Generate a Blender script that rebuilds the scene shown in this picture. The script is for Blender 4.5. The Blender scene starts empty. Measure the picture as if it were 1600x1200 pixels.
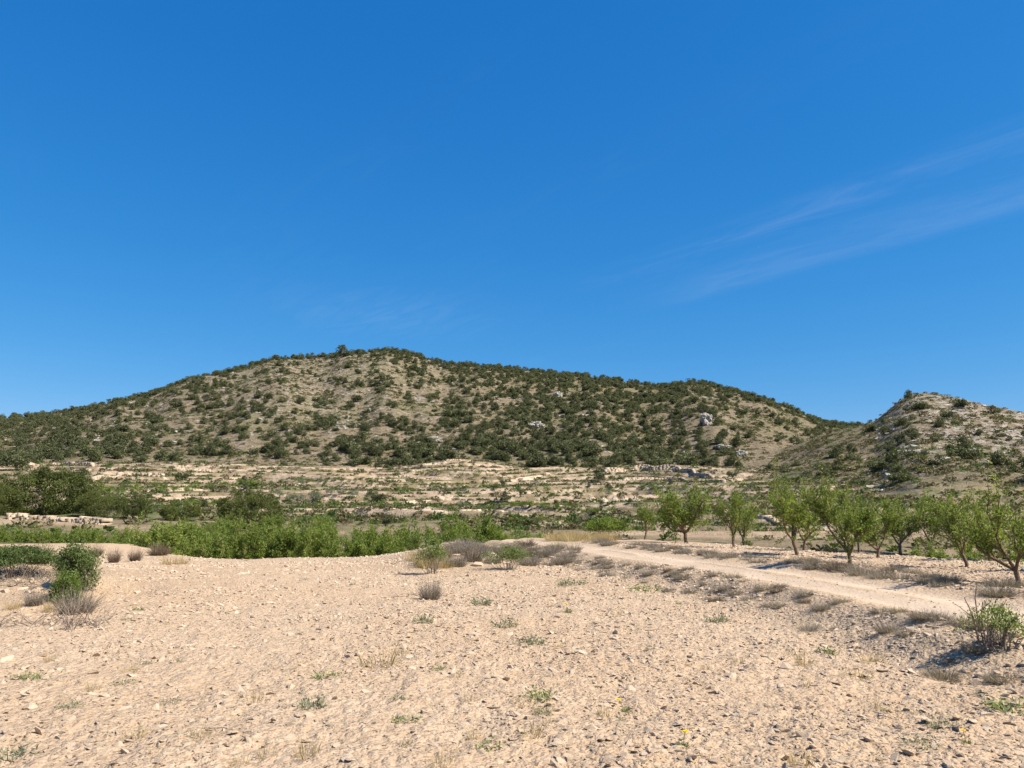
import bpy, bmesh, math, random
import numpy as np
from mathutils import Vector, Matrix

# ------------------------------------------------------------------ camera, sky, sun
SC = bpy.context.scene
COL = SC.collection
PI = math.pi
EYE = 1.6
FPX = 1230.0                      # focal length for a 1600 px wide picture
PITCH = math.atan(200.0 / FPX)
cam_d = bpy.data.cameras.new('camera')
cam_d.sensor_width = 36.0
cam_d.lens = 36.0 * FPX / 1600.0
cam_d.clip_start = 0.1
cam_d.clip_end = 6000
cam = bpy.data.objects.new('camera', cam_d)
COL.objects.link(cam)
cam.location = (0, 0, EYE)
cam.rotation_euler = (PI / 2 + PITCH, 0, 0)
SC.camera = cam
SC.render.resolution_x, SC.render.resolution_y = 1024, 768
SC.view_settings.view_transform = 'Standard'
SC.view_settings.look = 'None'
SC.view_settings.gamma = 1.0
SC.view_settings.use_curve_mapping = False
SC.view_settings.exposure = 1.0

SUN_EL = math.radians(47)
SUN_DIR = Vector((0.93, -0.37, 0)).normalized() * math.cos(SUN_EL) + Vector((0, 0, math.sin(SUN_EL)))
sl = bpy.data.lights.new('sun', 'SUN')
sl.energy = 5.0
sl.angle = math.radians(0.53)
sl.color = (1.0, 0.92, 0.79)
so = bpy.data.objects.new('sun', sl)
COL.objects.link(so)
so.rotation_euler = SUN_DIR.to_track_quat('Z', 'Y').to_euler()
so.location = (60, -20, 60)

W = bpy.data.worlds.new('World')
SC.world = W
W.use_nodes = True


class NT:
    """small helper for building node trees"""
    def __init__(self, tree):
        self.t = tree
        tree.nodes.clear()

    def n(self, typ, ins=None, **props):
        nd = self.t.nodes.new(typ)
        for k, v in props.items():
            setattr(nd, k, v)
        for k, v in (ins or {}).items():
            s = nd.inputs[k]
            if isinstance(v, bpy.types.NodeSocket):
                self.t.links.new(v, s)
            else:
                s.default_value = v
        return nd

    def math(self, op, a, b=0.0, c=None, clamp=False):
        ins = {0: a, 1: b}
        if c is not None:
            ins[2] = c
        return self.n('ShaderNodeMath', ins, operation=op, use_clamp=clamp).outputs[0]

    def mix(self, f, a, b, blend='MIX'):
        nd = self.n('ShaderNodeMix', None, data_type='RGBA', blend_type=blend)
        for i, v in ((0, f), (6, a), (7, b)):
            if isinstance(v, bpy.types.NodeSocket):
                self.t.links.new(v, nd.inputs[i])
            else:
                nd.inputs[i].default_value = v if not isinstance(v, tuple) or len(v) == 4 else (*v, 1)
        return nd.outputs[2]

    def noise(self, vec, scale, detail=4, rough=0.55, dist=0.0):
        ins = {'Scale': scale, 'Detail': detail, 'Roughness': rough, 'Distortion': dist}
        if vec is not None:
            ins['Vector'] = vec
        return self.n('ShaderNodeTexNoise', ins).outputs['Fac']

    def ramp(self, f, lo, hi, a=0.0, b=1.0, smooth=True):
        nd = self.n('ShaderNodeMapRange', {'Value': f, 1: lo, 2: hi, 3: a, 4: b},
                    interpolation_type='SMOOTHSTEP' if smooth else 'LINEAR')
        return nd.outputs[0]


wt = NT(W.node_tree)
sky = wt.n('ShaderNodeTexSky', sky_type='NISHITA', sun_disc=False,
           sun_elevation=SUN_EL, sun_rotation=math.atan2(SUN_DIR.x, SUN_DIR.y),
           altitude=1200, air_density=1.0, dust_density=0.15, ozone_density=4.0)
hs = wt.n('ShaderNodeHueSaturation', {'Hue': 0.497, 'Saturation': 1.22, 'Value': 1.0, 'Color': sky.outputs[0]})
geo = wt.n('ShaderNodeTexCoord')
sx = wt.n('ShaderNodeSeparateXYZ', {0: geo.outputs['Generated']})
dz = wt.math('MAXIMUM', sx.outputs[2], 0.02)
cu = wt.math('DIVIDE', sx.outputs[0], dz)
cv = wt.math('DIVIDE', sx.outputs[1], dz)
# thin high cirrus lying in one level sheet: s runs along the streaks, t across them
cs = wt.math('ADD', wt.math('MULTIPLY', cu, 0.6), wt.math('MULTIPLY', cv, -0.8))
ct = wt.math('ADD', wt.math('MULTIPLY', cu, 0.8), wt.math('MULTIPLY', cv, 0.6))
wv = wt.n('ShaderNodeCombineXYZ', {0: wt.math('MULTIPLY', cs, 0.9), 1: wt.math('MULTIPLY', ct, 3.2), 2: 3.3}).outputs[0]
wn = wt.noise(wv, 2.6, 6, 0.6, 0.9)
wn2 = wt.noise(wv, 0.7, 3, 0.5, 0.2)
tw = wt.math('ADD', ct, wt.math('MULTIPLY', wt.math('SUBTRACT', wn2, 0.5), 0.22))
e1 = wt.math('MULTIPLY', wt.ramp(tw, 2.45, 2.80), wt.ramp(tw, 2.80, 2.93, 1, 0))
e2 = wt.math('MULTIPLY', wt.ramp(tw, 2.10, 2.30), wt.ramp(tw, 2.30, 2.52, 1, 0))
band = wt.math('MULTIPLY', wt.ramp(tw, 2.2, 2.35), wt.ramp(tw, 2.7, 2.86, 1, 0))
st = wt.math('ADD', wt.math('MULTIPLY', e1, 0.85), wt.math('MULTIPLY', e2, wt.ramp(wn, 0.32, 0.72, 0.1, 0.75)))
st = wt.math('ADD', st, wt.math('MULTIPLY', band, 0.10))
st = wt.math('MULTIPLY', st, wt.ramp(cs, -2.9, -1.9))
st = wt.math('MULTIPLY', st, wt.ramp(wn, 0.25, 0.75, 0.35, 1.1))
far = wt.math('MULTIPLY', wt.ramp(wn, 0.35, 0.75), wt.math('MULTIPLY', wt.ramp(wn2, 0.5, 0.66), 0.10))
def gauss(v, c, w):
    q = wt.math('DIVIDE', wt.math('SUBTRACT', v, c), w)
    return wt.math('EXPONENT', wt.math('MULTIPLY', wt.math('MULTIPLY', q, q), -1.0))
veil = wt.math('MULTIPLY', wt.math('MULTIPLY', gauss(cs, -3.55, 0.45), gauss(ct, 1.85, 0.5)), wt.ramp(wn, 0.3, 0.7, 0.1, 0.75))
far = wt.math('ADD', far, veil)
cm = wt.math('MULTIPLY', wt.math('ADD', st, far), 0.066, clamp=True)
cm = wt.math('MULTIPLY', cm, wt.ramp(sx.outputs[2], 0.02, 0.12))
skc = wt.mix(1.0, hs.outputs[0], (0.86, 1.0, 1.06), 'MULTIPLY')
# the camera's colour response for the whole sky, channel by channel
sc3 = wt.n('ShaderNodeSeparateColor', {0: skc})
G0 = 0.1464
def chan(i, k, p):
    return wt.math('MULTIPLY', wt.math('POWER', wt.math('MULTIPLY', sc3.outputs[i], G0), p), k / G0)
skc = wt.n('ShaderNodeCombineColor', {0: chan(0, 0.99, 1.25), 1: chan(1, 0.652, 0.70), 2: chan(2, 0.832, 0.45)}).outputs[0]
skc = wt.mix(cm, skc, (6.0, 6.6, 7.6))
bg = wt.n('ShaderNodeBackground', {'Color': skc, 'Strength': 0.0732})
wo = wt.n('ShaderNodeOutputWorld', {'Surface': bg.outputs[0]})

# ------------------------------------------------------------------ noise and terrain
RNG = np.random.default_rng(7)
random.seed(7)
_perm = np.random.default_rng(11).permutation(256)
_ang = np.random.default_rng(12).uniform(0, 2 * PI, 256)
_gx, _gy = np.cos(_ang), np.sin(_ang)


def pnoise(x, y):
    x = np.asarray(x, float); y = np.asarray(y, float)
    xi = np.floor(x).astype(np.int64); yi = np.floor(y).astype(np.int64)
    xf = x - xi; yf = y - yi
    u = xf * xf * xf * (xf * (xf * 6 - 15) + 10)
    v = yf * yf * yf * (yf * (yf * 6 - 15) + 10)

    def g(ix, iy, dx, dy):
        h = _perm[(_perm[ix & 255] + iy) & 255]
        return _gx[h] * dx + _gy[h] * dy
    a = g(xi, yi, xf, yf); b = g(xi + 1, yi, xf - 1, yf)
    c = g(xi, yi + 1, xf, yf - 1); d = g(xi + 1, yi + 1, xf - 1, yf - 1)
    return (a + (b - a) * u + (c - a) * v + (a - b - c + d) * u * v) * 1.5


def fbm(x, y, o=4, g=0.5):
    s = 0.0; a = 1.0
    for i in range(o):
        s = s + a * pnoise(x * 2 ** i + 17.3 * i, y * 2 ** i - 9.1 * i)
        a *= g
    return s


def sstep(a, b, x):
    t = np.clip((x - a) / (b - a), 0, 1)
    return t * t * (3 - 2 * t)


CP, SP = math.cos(PITCH), math.sin(PITCH)


def ray(px, py):
    a = (np.asarray(px, float) - 800) / FPX; b = (600 - np.asarray(py, float)) / FPX
    return a, CP - b * SP, SP + b * CP


def azte(pts):
    p = np.array(pts, float)
    dx, dy, dz_ = ray(p[:, 0], p[:, 1])
    az = np.arctan2(dx, dy); te = dz_ / np.hypot(dx, dy)
    return az, te


def project(x, y, z):
    zz = z - EYE
    dep = y * CP + zz * SP
    return 800 + FPX * x / dep, 600 - FPX * (-y * SP + zz * CP) / dep


# bare-earth skyline of the big hill and of the rocky hill on the right
MAIN = azte([(-1200, 760), (-500, 700), (-200, 672), (0, 654), (50, 651), (100, 647), (150, 637), (200, 625), (250, 612), (300, 595),
             (340, 587), (380, 575), (420, 562), (470, 559), (520, 557), (540, 552), (580, 550), (610, 548), (650, 556),
             (690, 568), (750, 573), (800, 577), (850, 582), (900, 587), (950, 592), (1000, 601), (1040, 604), (1080, 598),
             (1110, 601), (1150, 614), (1200, 631), (1250, 650), (1290, 663), (1350, 666), (1400, 672), (1600, 690), (2400, 720)])
RIGHT = azte([(1040, 800), (1080, 782), (1130, 755), (1180, 725), (1230, 700), (1280, 680), (1330, 667), (1365, 659), (1385, 643), (1405, 626), (1425, 615),
              (1445, 613), (1470, 616), (1500, 622), (1540, 632), (1600, 644), (1700, 655), (1900, 680), (2400, 730)])
_edge = [(-900, 850), (-300, 848), (0, 847), (200, 850), (250, 866), (300, 870), (400, 872), (560, 871), (640, 866), (690, 849), (760, 843), (830, 840),
         (960, 841), (1080, 847), (1200, 855), (1330, 864), (1450, 871), (1600, 880), (1900, 893), (2600, 900)]
_ea, _et = azte(_edge)
RAISE = 0.30                       # the track and its orchard lie a little above the field
_er = np.where(np.array(_edge)[:, 0] > 680, EYE - RAISE, EYE) / (-_et)
# farm track centre line (world x, y)
TRACK = np.array([(8.6, -12), (8.5, 0), (8.4, 7), (8.25, 12), (7.75, 16), (6.7, 21.5), (4.9, 30), (2.9, 37), (0.6, 46), (-1.0, 52)]) * 0.81


def _dense(poly, n=260):
    seg = np.r_[0, np.cumsum(np.hypot(*np.diff(poly, axis=0).T))]
    t = np.linspace(0, seg[-1], n)
    return np.c_[np.interp(t, seg, poly[:, 0]), np.interp(t, seg, poly[:, 1])]


TRD = _dense(TRACK)
for _ in range(12):
    TRD[1:-1] = (TRD[:-2] + TRD[1:-1] * 2 + TRD[2:]) / 4


def track_off(x, y):
    """signed offset from the track centre line (positive = right)"""
    cx = np.interp(y, TRD[:, 1], TRD[:, 0])
    return (x - cx) * 0.97


def bump(x, y, cx, cy, rx, ry, h):
    return h * np.exp(-(((x - cx) / rx) ** 2 + ((y - cy) / ry) ** 2))


VR = np.array([0, 30, 40, 48, 60, 75, 90, 120, 150, 200, 260, 300, 340, 2000])
VZ = np.array([-1.5, -1.6, -1.9, -2.1, -1.9, -0.8, 0.3, 1.9, 3.8, 7.8, 13.0, 16.6, 19, 60])


def spurs(x, y):
    """low spurs that run out from the hill into the valley"""
    out = 0
    for px, r, rx, ry, h in ((722, 285, 20, 42, 5.0), (200, 265, 26, 36, 2.8), (1035, 262, 26, 30, 3.2), (455, 275, 30, 34, 2.0), (880, 270, 18, 26, 2.4)):
        a = math.atan((px - 800) / FPX)
        out = out + bump(x, y, r * math.sin(a), r * math.cos(a), rx, ry, h)
    return out


def terrace(zv, x, y):
    zv = zv + spurs(x, y)
    stp = 1.35
    u = (zv + 3.4 * fbm(x / 80 + 3.1, y / 60, 3)) / stp
    f = np.floor(u); fr = u - f
    zq = stp * (f + 0.12 * fr + 0.88 * sstep(0.86, 1.0, fr)) - 3.4 * fbm(x / 80 + 3.1, y / 60, 3) * 0.7
    return zq, fr


def right_hill(x, y):
    r = np.hypot(x, y) + 1e-6
    az = np.arctan2(x, y)
    # rocky hill on the right
    te2 = np.interp(az, RIGHT[0], RIGHT[1])
    Q0, Q1 = 120.0, 350.0
    qb = np.interp(Q0, VR, VZ) - 2
    q = (r - Q0) / (Q1 - Q0)
    qc = np.clip(q, 0, 1)
    zr2 = te2 * Q1 + EYE
    zh = qb + (zr2 - qb) * (qc * 0.6 + 0.4 * qc * qc)
    env2 = np.clip(4 * qc * (1 - qc), 0, 1)
    zh = zh + env2 * (fbm(x / 45 + 5, y / 45, 4, 0.55) * 2.6)
    # ledges of pale rock
    led = (zh + 3 * fbm(x / 40, y / 40, 2)) / 3.2
    lf = led - np.floor(led)
    zh = zh + sstep(0.5, 0.9, qc) * env2 * (sstep(0.65, 1.0, lf) - lf) * 1.5
    zh = np.where(q > 1, zr2 - (r - Q1) * 0.35, zh)
    zh = np.where(r < Q0, -1e3, zh)
    return zh, qc


def height(x, y, detail=True):
    x = np.asarray(x, float); y = np.asarray(y, float)
    r = np.hypot(x, y) + 1e-6
    az = np.arctan2(x, y)
    wr = r + 0.0
    zv = np.interp(wr, VR, VZ)
    zv = zv + 0.9 * sstep(66, 74, r) * (1 - sstep(110, 160, r)) * sstep(-0.30, -0.42, az)     # bank below the big pines
    zq, fr = terrace(zv, x, y)
    wq = sstep(70, 105, r) * (1 - sstep(300, 345, r))
    zval = (zv + spurs(x, y)) * (1 - wq) + zq * wq
    # big hill
    te = np.interp(az, MAIN[0], MAIN[1])
    te = te * np.where(np.abs(az) > 1.0, np.clip(1.6 - np.abs(az), 0.3, 1) / 0.6, 1) if False else te
    R0, R1 = 290.0, 690.0
    zb = np.interp(R0, VR, VZ)
    t = (r - R0) / (R1 - R0)
    tc = np.clip(t, 0, 1)
    s = tc * 0.75 + 0.25 * np.sin(tc * PI / 2)
    zr = te * R1 + EYE
    zm = zb + (zr - zb) * s
    env = np.clip(4 * tc * (1 - tc), 0, 1)
    sp = fbm(az * 9 + 1.7, r / 420.0 + 0.4, 3)
    zm = zm + env * (sp * 5.5 + fbm(x / 60, y / 60, 4, 0.55) * 2.2)
    zm = np.where(t > 1, zr - (r - R1) * 0.30, zm)
    zmain = np.where(r < R0, -1e3, zm)
    zh = right_hill(x, y)[0]
    # join the land forms
    k = 3.0
    def smax(a, b):
        h = np.clip(0.5 + 0.5 * (b - a) / k, 0, 1)
        return a + (b - a) * h + k * h * (1 - h) * (h > 0) * (h < 1)
    z = smax(zval, zh)
    z = np.where(r > R0, smax(np.where(r > 345, np.maximum(zh, -50), z), zmain), z)
    # behind the camera the land just rolls on
    back = sstep(1.35, 1.9, np.abs(az))
    z = z * (1 - back) + back * (fbm(x / 200, y / 200, 3) * 4 - 1.5)
    # the stony field and the orchard beside it: a level terrace
    er = np.interp(az, _ea, _er)
    er = er + 0.5 * fbm(az * 14, az * 0 + 2.2, 2)
    er = er * (1 - back) + back * 60
    lvl = sstep(er, er + 4.5, r)
    f = np.zeros_like(r)
    f = f + 0.05 * fbm(x / 7, y / 7, 3)
    # heap of earth and scrub in front of the track's far end, banks along the track
    to = track_off(x, y)
    f = f + RAISE * sstep(-2.6, -1.05, to + 0.25 * fbm(x / 2, y / 2, 2)) * sstep(3, 7, y)
    f = f + bump(x, y, -1.9, 28.5, 1.7, 4.5, 0.52) + bump(x, y, 0.1, 27, 1.2, 4.0, 0.12)
    f = f + 0.07 * np.exp(-((to - 1.75) / 0.6) ** 2) * sstep(4, 9, y) * (1 - sstep(30, 36, y))
    f = f - 0.05 * np.exp(-((np.abs(to) - 0.6) / 0.25) ** 2) * sstep(2, 6, y)
    # lower ground with a little earth bank at the left, heap of debris behind it
    gl = -7.0 - 0.02 * y + 0.35 * fbm(x / 3, y / 3, 2)
    f = f - 0.34 * sstep(0.0, 0.7, gl - x) * sstep(8, 10, y) * (1 - sstep(15.5, 18.5, y))
    f = f + bump(x, y, -12.8, 20.5, 2.6, 1.5, 0.45) + bump(x, y, -9.6, 17.6, 0.6, 1.6, 0.22)
    # pale bank along the far left edge of the field
    f = f + 0.32 * np.exp(-((r - 36.5) / 2.6) ** 2) * sstep(-0.40, -0.47, az) * (1 - back)
    if detail:
        to2 = np.exp(-(to / 1.3) ** 4)
        near = 1 - sstep(20, 34, r)
        f = f + near * (1 - to2 * 0.8) * (0.028 * fbm(x * 1.6, y * 1.6, 3) + 0.016 * fbm(x * 7, y * 7, 3))
        f = f + 0.03 * np.sin((x * 0.86 + y * 0.5) * 5.2 + 2 * fbm(x / 3, y / 3, 2)) * sstep(1, 5, x) * near * (1 - to2)
    return f * (1 - lvl) + lvl * z


def hz(x, y):
    return float(height(np.array([x]), np.array([y]))[0])


_RS = np.concatenate([np.arange(2.5, 60, 0.05), np.arange(60, 400, 0.4), np.arange(400, 1000, 2.0)])


def on_ground(px, py, rmin=2.5):
    """where the line of sight through a point of the picture first meets the ground"""
    dx, dy, dzv = [float(v) for v in ray(px, py)]
    h = math.hypot(dx, dy)
    rs = _RS[_RS >= rmin]
    X = rs * dx / h; Y = rs * dy / h
    Zr = EYE + rs * dzv / h
    Zg = height(X, Y)
    under = np.nonzero(Zr <= Zg)[0]
    i = under[0] if len(under) else len(rs) - 1
    return Vector((X[i], Y[i], Zg[i]))


def at_dist(px, dist):
    """ground point at a given distance in the direction of a picture column"""
    dx, dy, _ = ray(px, 800)
    dx, dy = float(dx), float(dy)
    h = math.hypot(dx, dy)
    x, y = dist * dx / h, dist * dy / h
    return Vector((x, y, hz(x, y)))


# ------------------------------------------------------------------ mesh helpers
def make_mesh(name, verts, faces, mat=None, smooth=False, attr=None):
    """faces: (n,3) or (n,4) integer array; attr: per-vertex floats"""
    verts = np.ascontiguousarray(verts, dtype=np.float32)
    faces = np.ascontiguousarray(faces, dtype=np.int32)
    me = bpy.data.meshes.new(name)
    n, k = faces.shape
    me.vertices.add(len(verts)); me.vertices.foreach_set('co', verts.ravel())
    me.loops.add(n * k); me.loops.foreach_set('vertex_index', faces.ravel())
    me.polygons.add(n)
    me.polygons.foreach_set('loop_start', np.arange(0, n * k, k, dtype=np.int32))
    me.polygons.foreach_set('loop_total', np.full(n, k, np.int32))
    if smooth:
        me.polygons.foreach_set('use_smooth', np.ones(n, bool))
    for an, av in (attr or {}).items():
        a = me.attributes.new(an, 'FLOAT', 'POINT')
        a.data.foreach_set('value', np.ascontiguousarray(av, np.float32))
    me.update(calc_edges=True)
    if mat is not None:
        for m in (mat if isinstance(mat, (list, tuple)) else [mat]):
            me.materials.append(m)
    return me


def obj(name, me, parent=None, loc=None, rz=0.0, sc=None):
    o = bpy.data.objects.new(name, me)
    COL.objects.link(o)
    if parent is not None:
        o.parent = parent
    if loc is not None:
        o.location = loc
    o.rotation_euler = (0, 0, rz)
    if sc is not None:
        o.scale = (sc, sc, sc) if np.isscalar(sc) else sc
    return o


def coords(me):
    c = np.empty(len(me.vertices) * 3, np.float32)
    me.vertices.foreach_get('co', c)
    return c.reshape(-1, 3)


def tag(o, label=None, cat=None, group=None, kind=None):
    if label: o['label'] = label
    if cat: o['category'] = cat
    if group: o['group'] = group
    if kind: o['kind'] = kind
    return o


def thing(name, parts, loc, rz, sc, label, cat, group=None):
    """an Empty at the base, with one child for each (part name, mesh)"""
    e = obj(name, None, None, loc, rz, sc)
    e.empty_display_size = 0.2
    tag(e, label, cat, group)
    host = e
    for pn, me in parts:
        o = obj(pn, me, host if pn == 'branch' else e)      # boughs belong to the trunk
        if pn == 'trunk': host = o
    return e


def tubes(polys, sides=7, lump=0.0, seed=0):
    """polys: list of (points (n,3), radii (n,)) -> verts, quads"""
    rng = np.random.default_rng(seed)
    V, F, off = [], [], 0
    for pts, rad in polys:
        pts = np.asarray(pts, float); rad = np.asarray(rad, float)
        n = len(pts)
        tan = np.gradient(pts, axis=0)
        tan /= np.linalg.norm(tan, axis=1)[:, None] + 1e-9
        ref = np.array([0.31, 0.17, 0.93]) if abs(tan[0][2]) < 0.9 else np.array([0.95, 0.2, 0.1])
        a = np.cross(tan, ref); a /= np.linalg.norm(a, axis=1)[:, None] + 1e-9
        b = np.cross(tan, a)
        th = np.linspace(0, 2 * PI, sides, endpoint=False)
        rr = rad[:, None] * (1 + lump * rng.uniform(-1, 1, (n, sides)))
        ring = pts[:, None, :] + rr[:, :, None] * (np.cos(th)[None, :, None] * a[:, None, :] + np.sin(th)[None, :, None] * b[:, None, :])
        V.append(ring.reshape(-1, 3))
        i = np.arange(n - 1)[:, None] * sides; j = np.arange(sides)[None, :]; jn = (j + 1) % sides
        q = np.stack([i + j, i + jn, i + sides + jn, i + sides + j], -1).reshape(-1, 4) + off
        F.append(q); off += n * sides
    return np.concatenate(V), np.concatenate(F)


def unit(v):
    return v / (np.linalg.norm(v, axis=-1, keepdims=True) + 1e-9)


def leaves(cen, axis, nrm, length, width, tint):
    """one pointed, slightly folded leaf (a quad) for each row"""
    axis = unit(axis)
    side = unit(np.cross(axis, nrm))
    up = np.cross(side, axis)
    L = np.asarray(length).reshape(-1, 1); Wd = np.asarray(width).reshape(-1, 1)
    v0 = cen
    v1 = cen + axis * L * 0.5 + side * Wd * 0.5 + up * Wd * 0.15
    v2 = cen + axis * L
    v3 = cen + axis * L * 0.5 - side * Wd * 0.5 + up * Wd * 0.15
    V = np.stack([v0, v1, v2, v3], 1).reshape(-1, 3)
    n = len(cen)
    F = np.arange(4 * n).reshape(n, 4)
    return V, F, np.repeat(np.asarray(tint), 4)


def blades(base, direc, length, width, droop, tint, rng):
    """thin bent grass blades / stalks: two quads each tapering to a point"""
    n = len(base)
    d = unit(direc)
    side = unit(np.cross(d, unit(rng.normal(size=(n, 3)))))
    L = length[:, None]; Wd = width[:, None]
    m = base + d * L * 0.55
    e = base + d * L - np.array([0, 0, 1.0]) * (droop * length)[:, None]
    V = np.stack([base - side * Wd * .5, base + side * Wd * .5, m + side * Wd * .4, m - side * Wd * .4,
                  e + side * Wd * .08, e - side * Wd * .08], 1).reshape(-1, 3)
    i = np.arange(n)[:, None] * 6
    F = np.concatenate([i + np.array([[0, 1, 2, 3]]), i + np.array([[3, 2, 4, 5]])])
    return V, F, np.repeat(tint, 6)


# ------------------------------------------------------------------ materials
def new_mat(name):
    m = bpy.data.materials.new(name)
    m.use_nodes = True
    return m, NT(m.node_tree)


def finish(nt, color, rough=0.9, bump_h=None, bump_d=0.02, spec=0.15, strength=1.0):
    ins = {'Base Color': color, 'Roughness': rough, 'Specular IOR Level': spec}
    b = nt.n('ShaderNodeBsdfPrincipled', ins)
    if bump_h is not None:
        bn = nt.n('ShaderNodeBump', {'Height': bump_h, 'Distance': bump_d, 'Strength': strength})
        nt.t.links.new(bn.outputs[0], b.inputs['Normal'])
    nt.n('ShaderNodeOutputMaterial', {'Surface': b.outputs[0]})


def mat_leaf(name, c1, c2, trans=0.35, c3=None):
    """leaf colours run from c1 to c2 by each leaf's own tint"""
    m, nt = new_mat(name)
    at = nt.n('ShaderNodeAttribute', attribute_name='tint').outputs['Fac']
    oi = nt.n('ShaderNodeObjectInfo').outputs['Random']
    f = nt.math('ADD', nt.math('MULTIPLY', at, 0.8), nt.math('MULTIPLY', oi, 0.25), clamp=True)
    col = nt.mix(f, c1, c2)
    if c3:
        col = nt.mix(nt.ramp(at, 0.86, 0.95), col, c3)
    b = nt.n('ShaderNodeBsdfPrincipled', {'Base Color': col, 'Roughness': 0.6, 'Specular IOR Level': 0.25})
    tr = nt.n('ShaderNodeBsdfTranslucent', {'Color': nt.mix(1.0, col, (1.5, 1.5, 0.8), 'MULTIPLY')})
    mx = nt.n('ShaderNodeMixShader', {0: trans, 1: b.outputs[0], 2: tr.outputs[0]})
    nt.n('ShaderNodeOutputMaterial', {'Surface': mx.outputs[0]})
    return m


def mat_plain(name, c1, c2, scale=6.0, rough=0.9, bump_d=0.01, rnd=0.0):
    m, nt = new_mat(name)
    pos = nt.n('ShaderNodeTexCoord').outputs['Object']
    f = nt.noise(pos, scale, 5, 0.6)
    f = nt.ramp(f, 0.3, 0.7)
    if rnd:
        oi = nt.n('ShaderNodeObjectInfo').outputs['Random']
        f = nt.math('ADD', nt.math('MULTIPLY', f, 1 - rnd), nt.math('MULTIPLY', oi, rnd), clamp=True)
    finish(nt, nt.mix(f, c1, c2), rough, nt.noise(pos, scale * 3, 4, 0.6), bump_d)
    return m


def mat_field():
    m, nt = new_mat('stony_soil')
    pos = nt.n('ShaderNodeNewGeometry').outputs['Position']
    big = nt.noise(pos, 0.16, 4, 0.55)
    mid = nt.noise(pos, 1.1, 5, 0.6)
    fine = nt.noise(pos, 14, 6, 0.65)
    col = nt.mix(nt.ramp(big, 0.38, 0.60), (0.420, 0.314, 0.218), (0.402, 0.282, 0.178))
    col = nt.mix(nt.ramp(mid, 0.52, 0.75, 0, 0.6), col, (0.469, 0.355, 0.241))
    col = nt.mix(nt.ramp(fine, 0.38, 0.62, 0.9, 0), col, (0.334, 0.231, 0.142))
    vo = nt.n('ShaderNodeTexVoronoi', {'Vector': pos, 'Scale': 16.0, 'Randomness': 1.0})
    vo2 = nt.n('ShaderNodeTexVoronoi', {'Vector': pos, 'Scale': 40.0, 'Randomness': 1.0})
    col = nt.mix(nt.math('MULTIPLY', nt.n('ShaderNodeSeparateColor', {0: vo.outputs['Color']}).outputs[0], 0.35), col, (0.497, 0.391, 0.284))
    # dry weeds among the stones where the vegetation mask says so
    veg = nt.n('ShaderNodeAttribute', attribute_name='veg').outputs['Fac']
    vn = nt.noise(pos, 2.3, 6, 0.7)
    vm = nt.math('MULTIPLY', veg, nt.ramp(vn, 0.38, 0.55), clamp=True)
    col = nt.mix(nt.math('MULTIPLY', vm, 0.75), col, (0.213, 0.167, 0.117))
    trk = nt.n('ShaderNodeAttribute', attribute_name='track').outputs['Fac']
    col = nt.mix(nt.math('MULTIPLY', trk, 0.85), col, nt.mix(nt.ramp(mid, 0.3, 0.7), (0.426, 0.327, 0.234), (0.469, 0.369, 0.273)))
    h1 = nt.math('MULTIPLY', nt.math('SUBTRACT', 1.0, vo.outputs['Distance']), 1.0)
    h2 = nt.math('MULTIPLY', nt.math('SUBTRACT', 1.0, vo2.outputs['Distance']), 0.45)
    hh = nt.math('ADD', nt.math('ADD', h1, h2), nt.math('MULTIPLY', fine, 1.2))
    hh = nt.math('MULTIPLY', hh, nt.math('SUBTRACT', 1.0, nt.math('MULTIPLY', trk, 0.75)))
    finish(nt, col, 0.95, hh, 0.022, 0.1)
    return m


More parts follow.
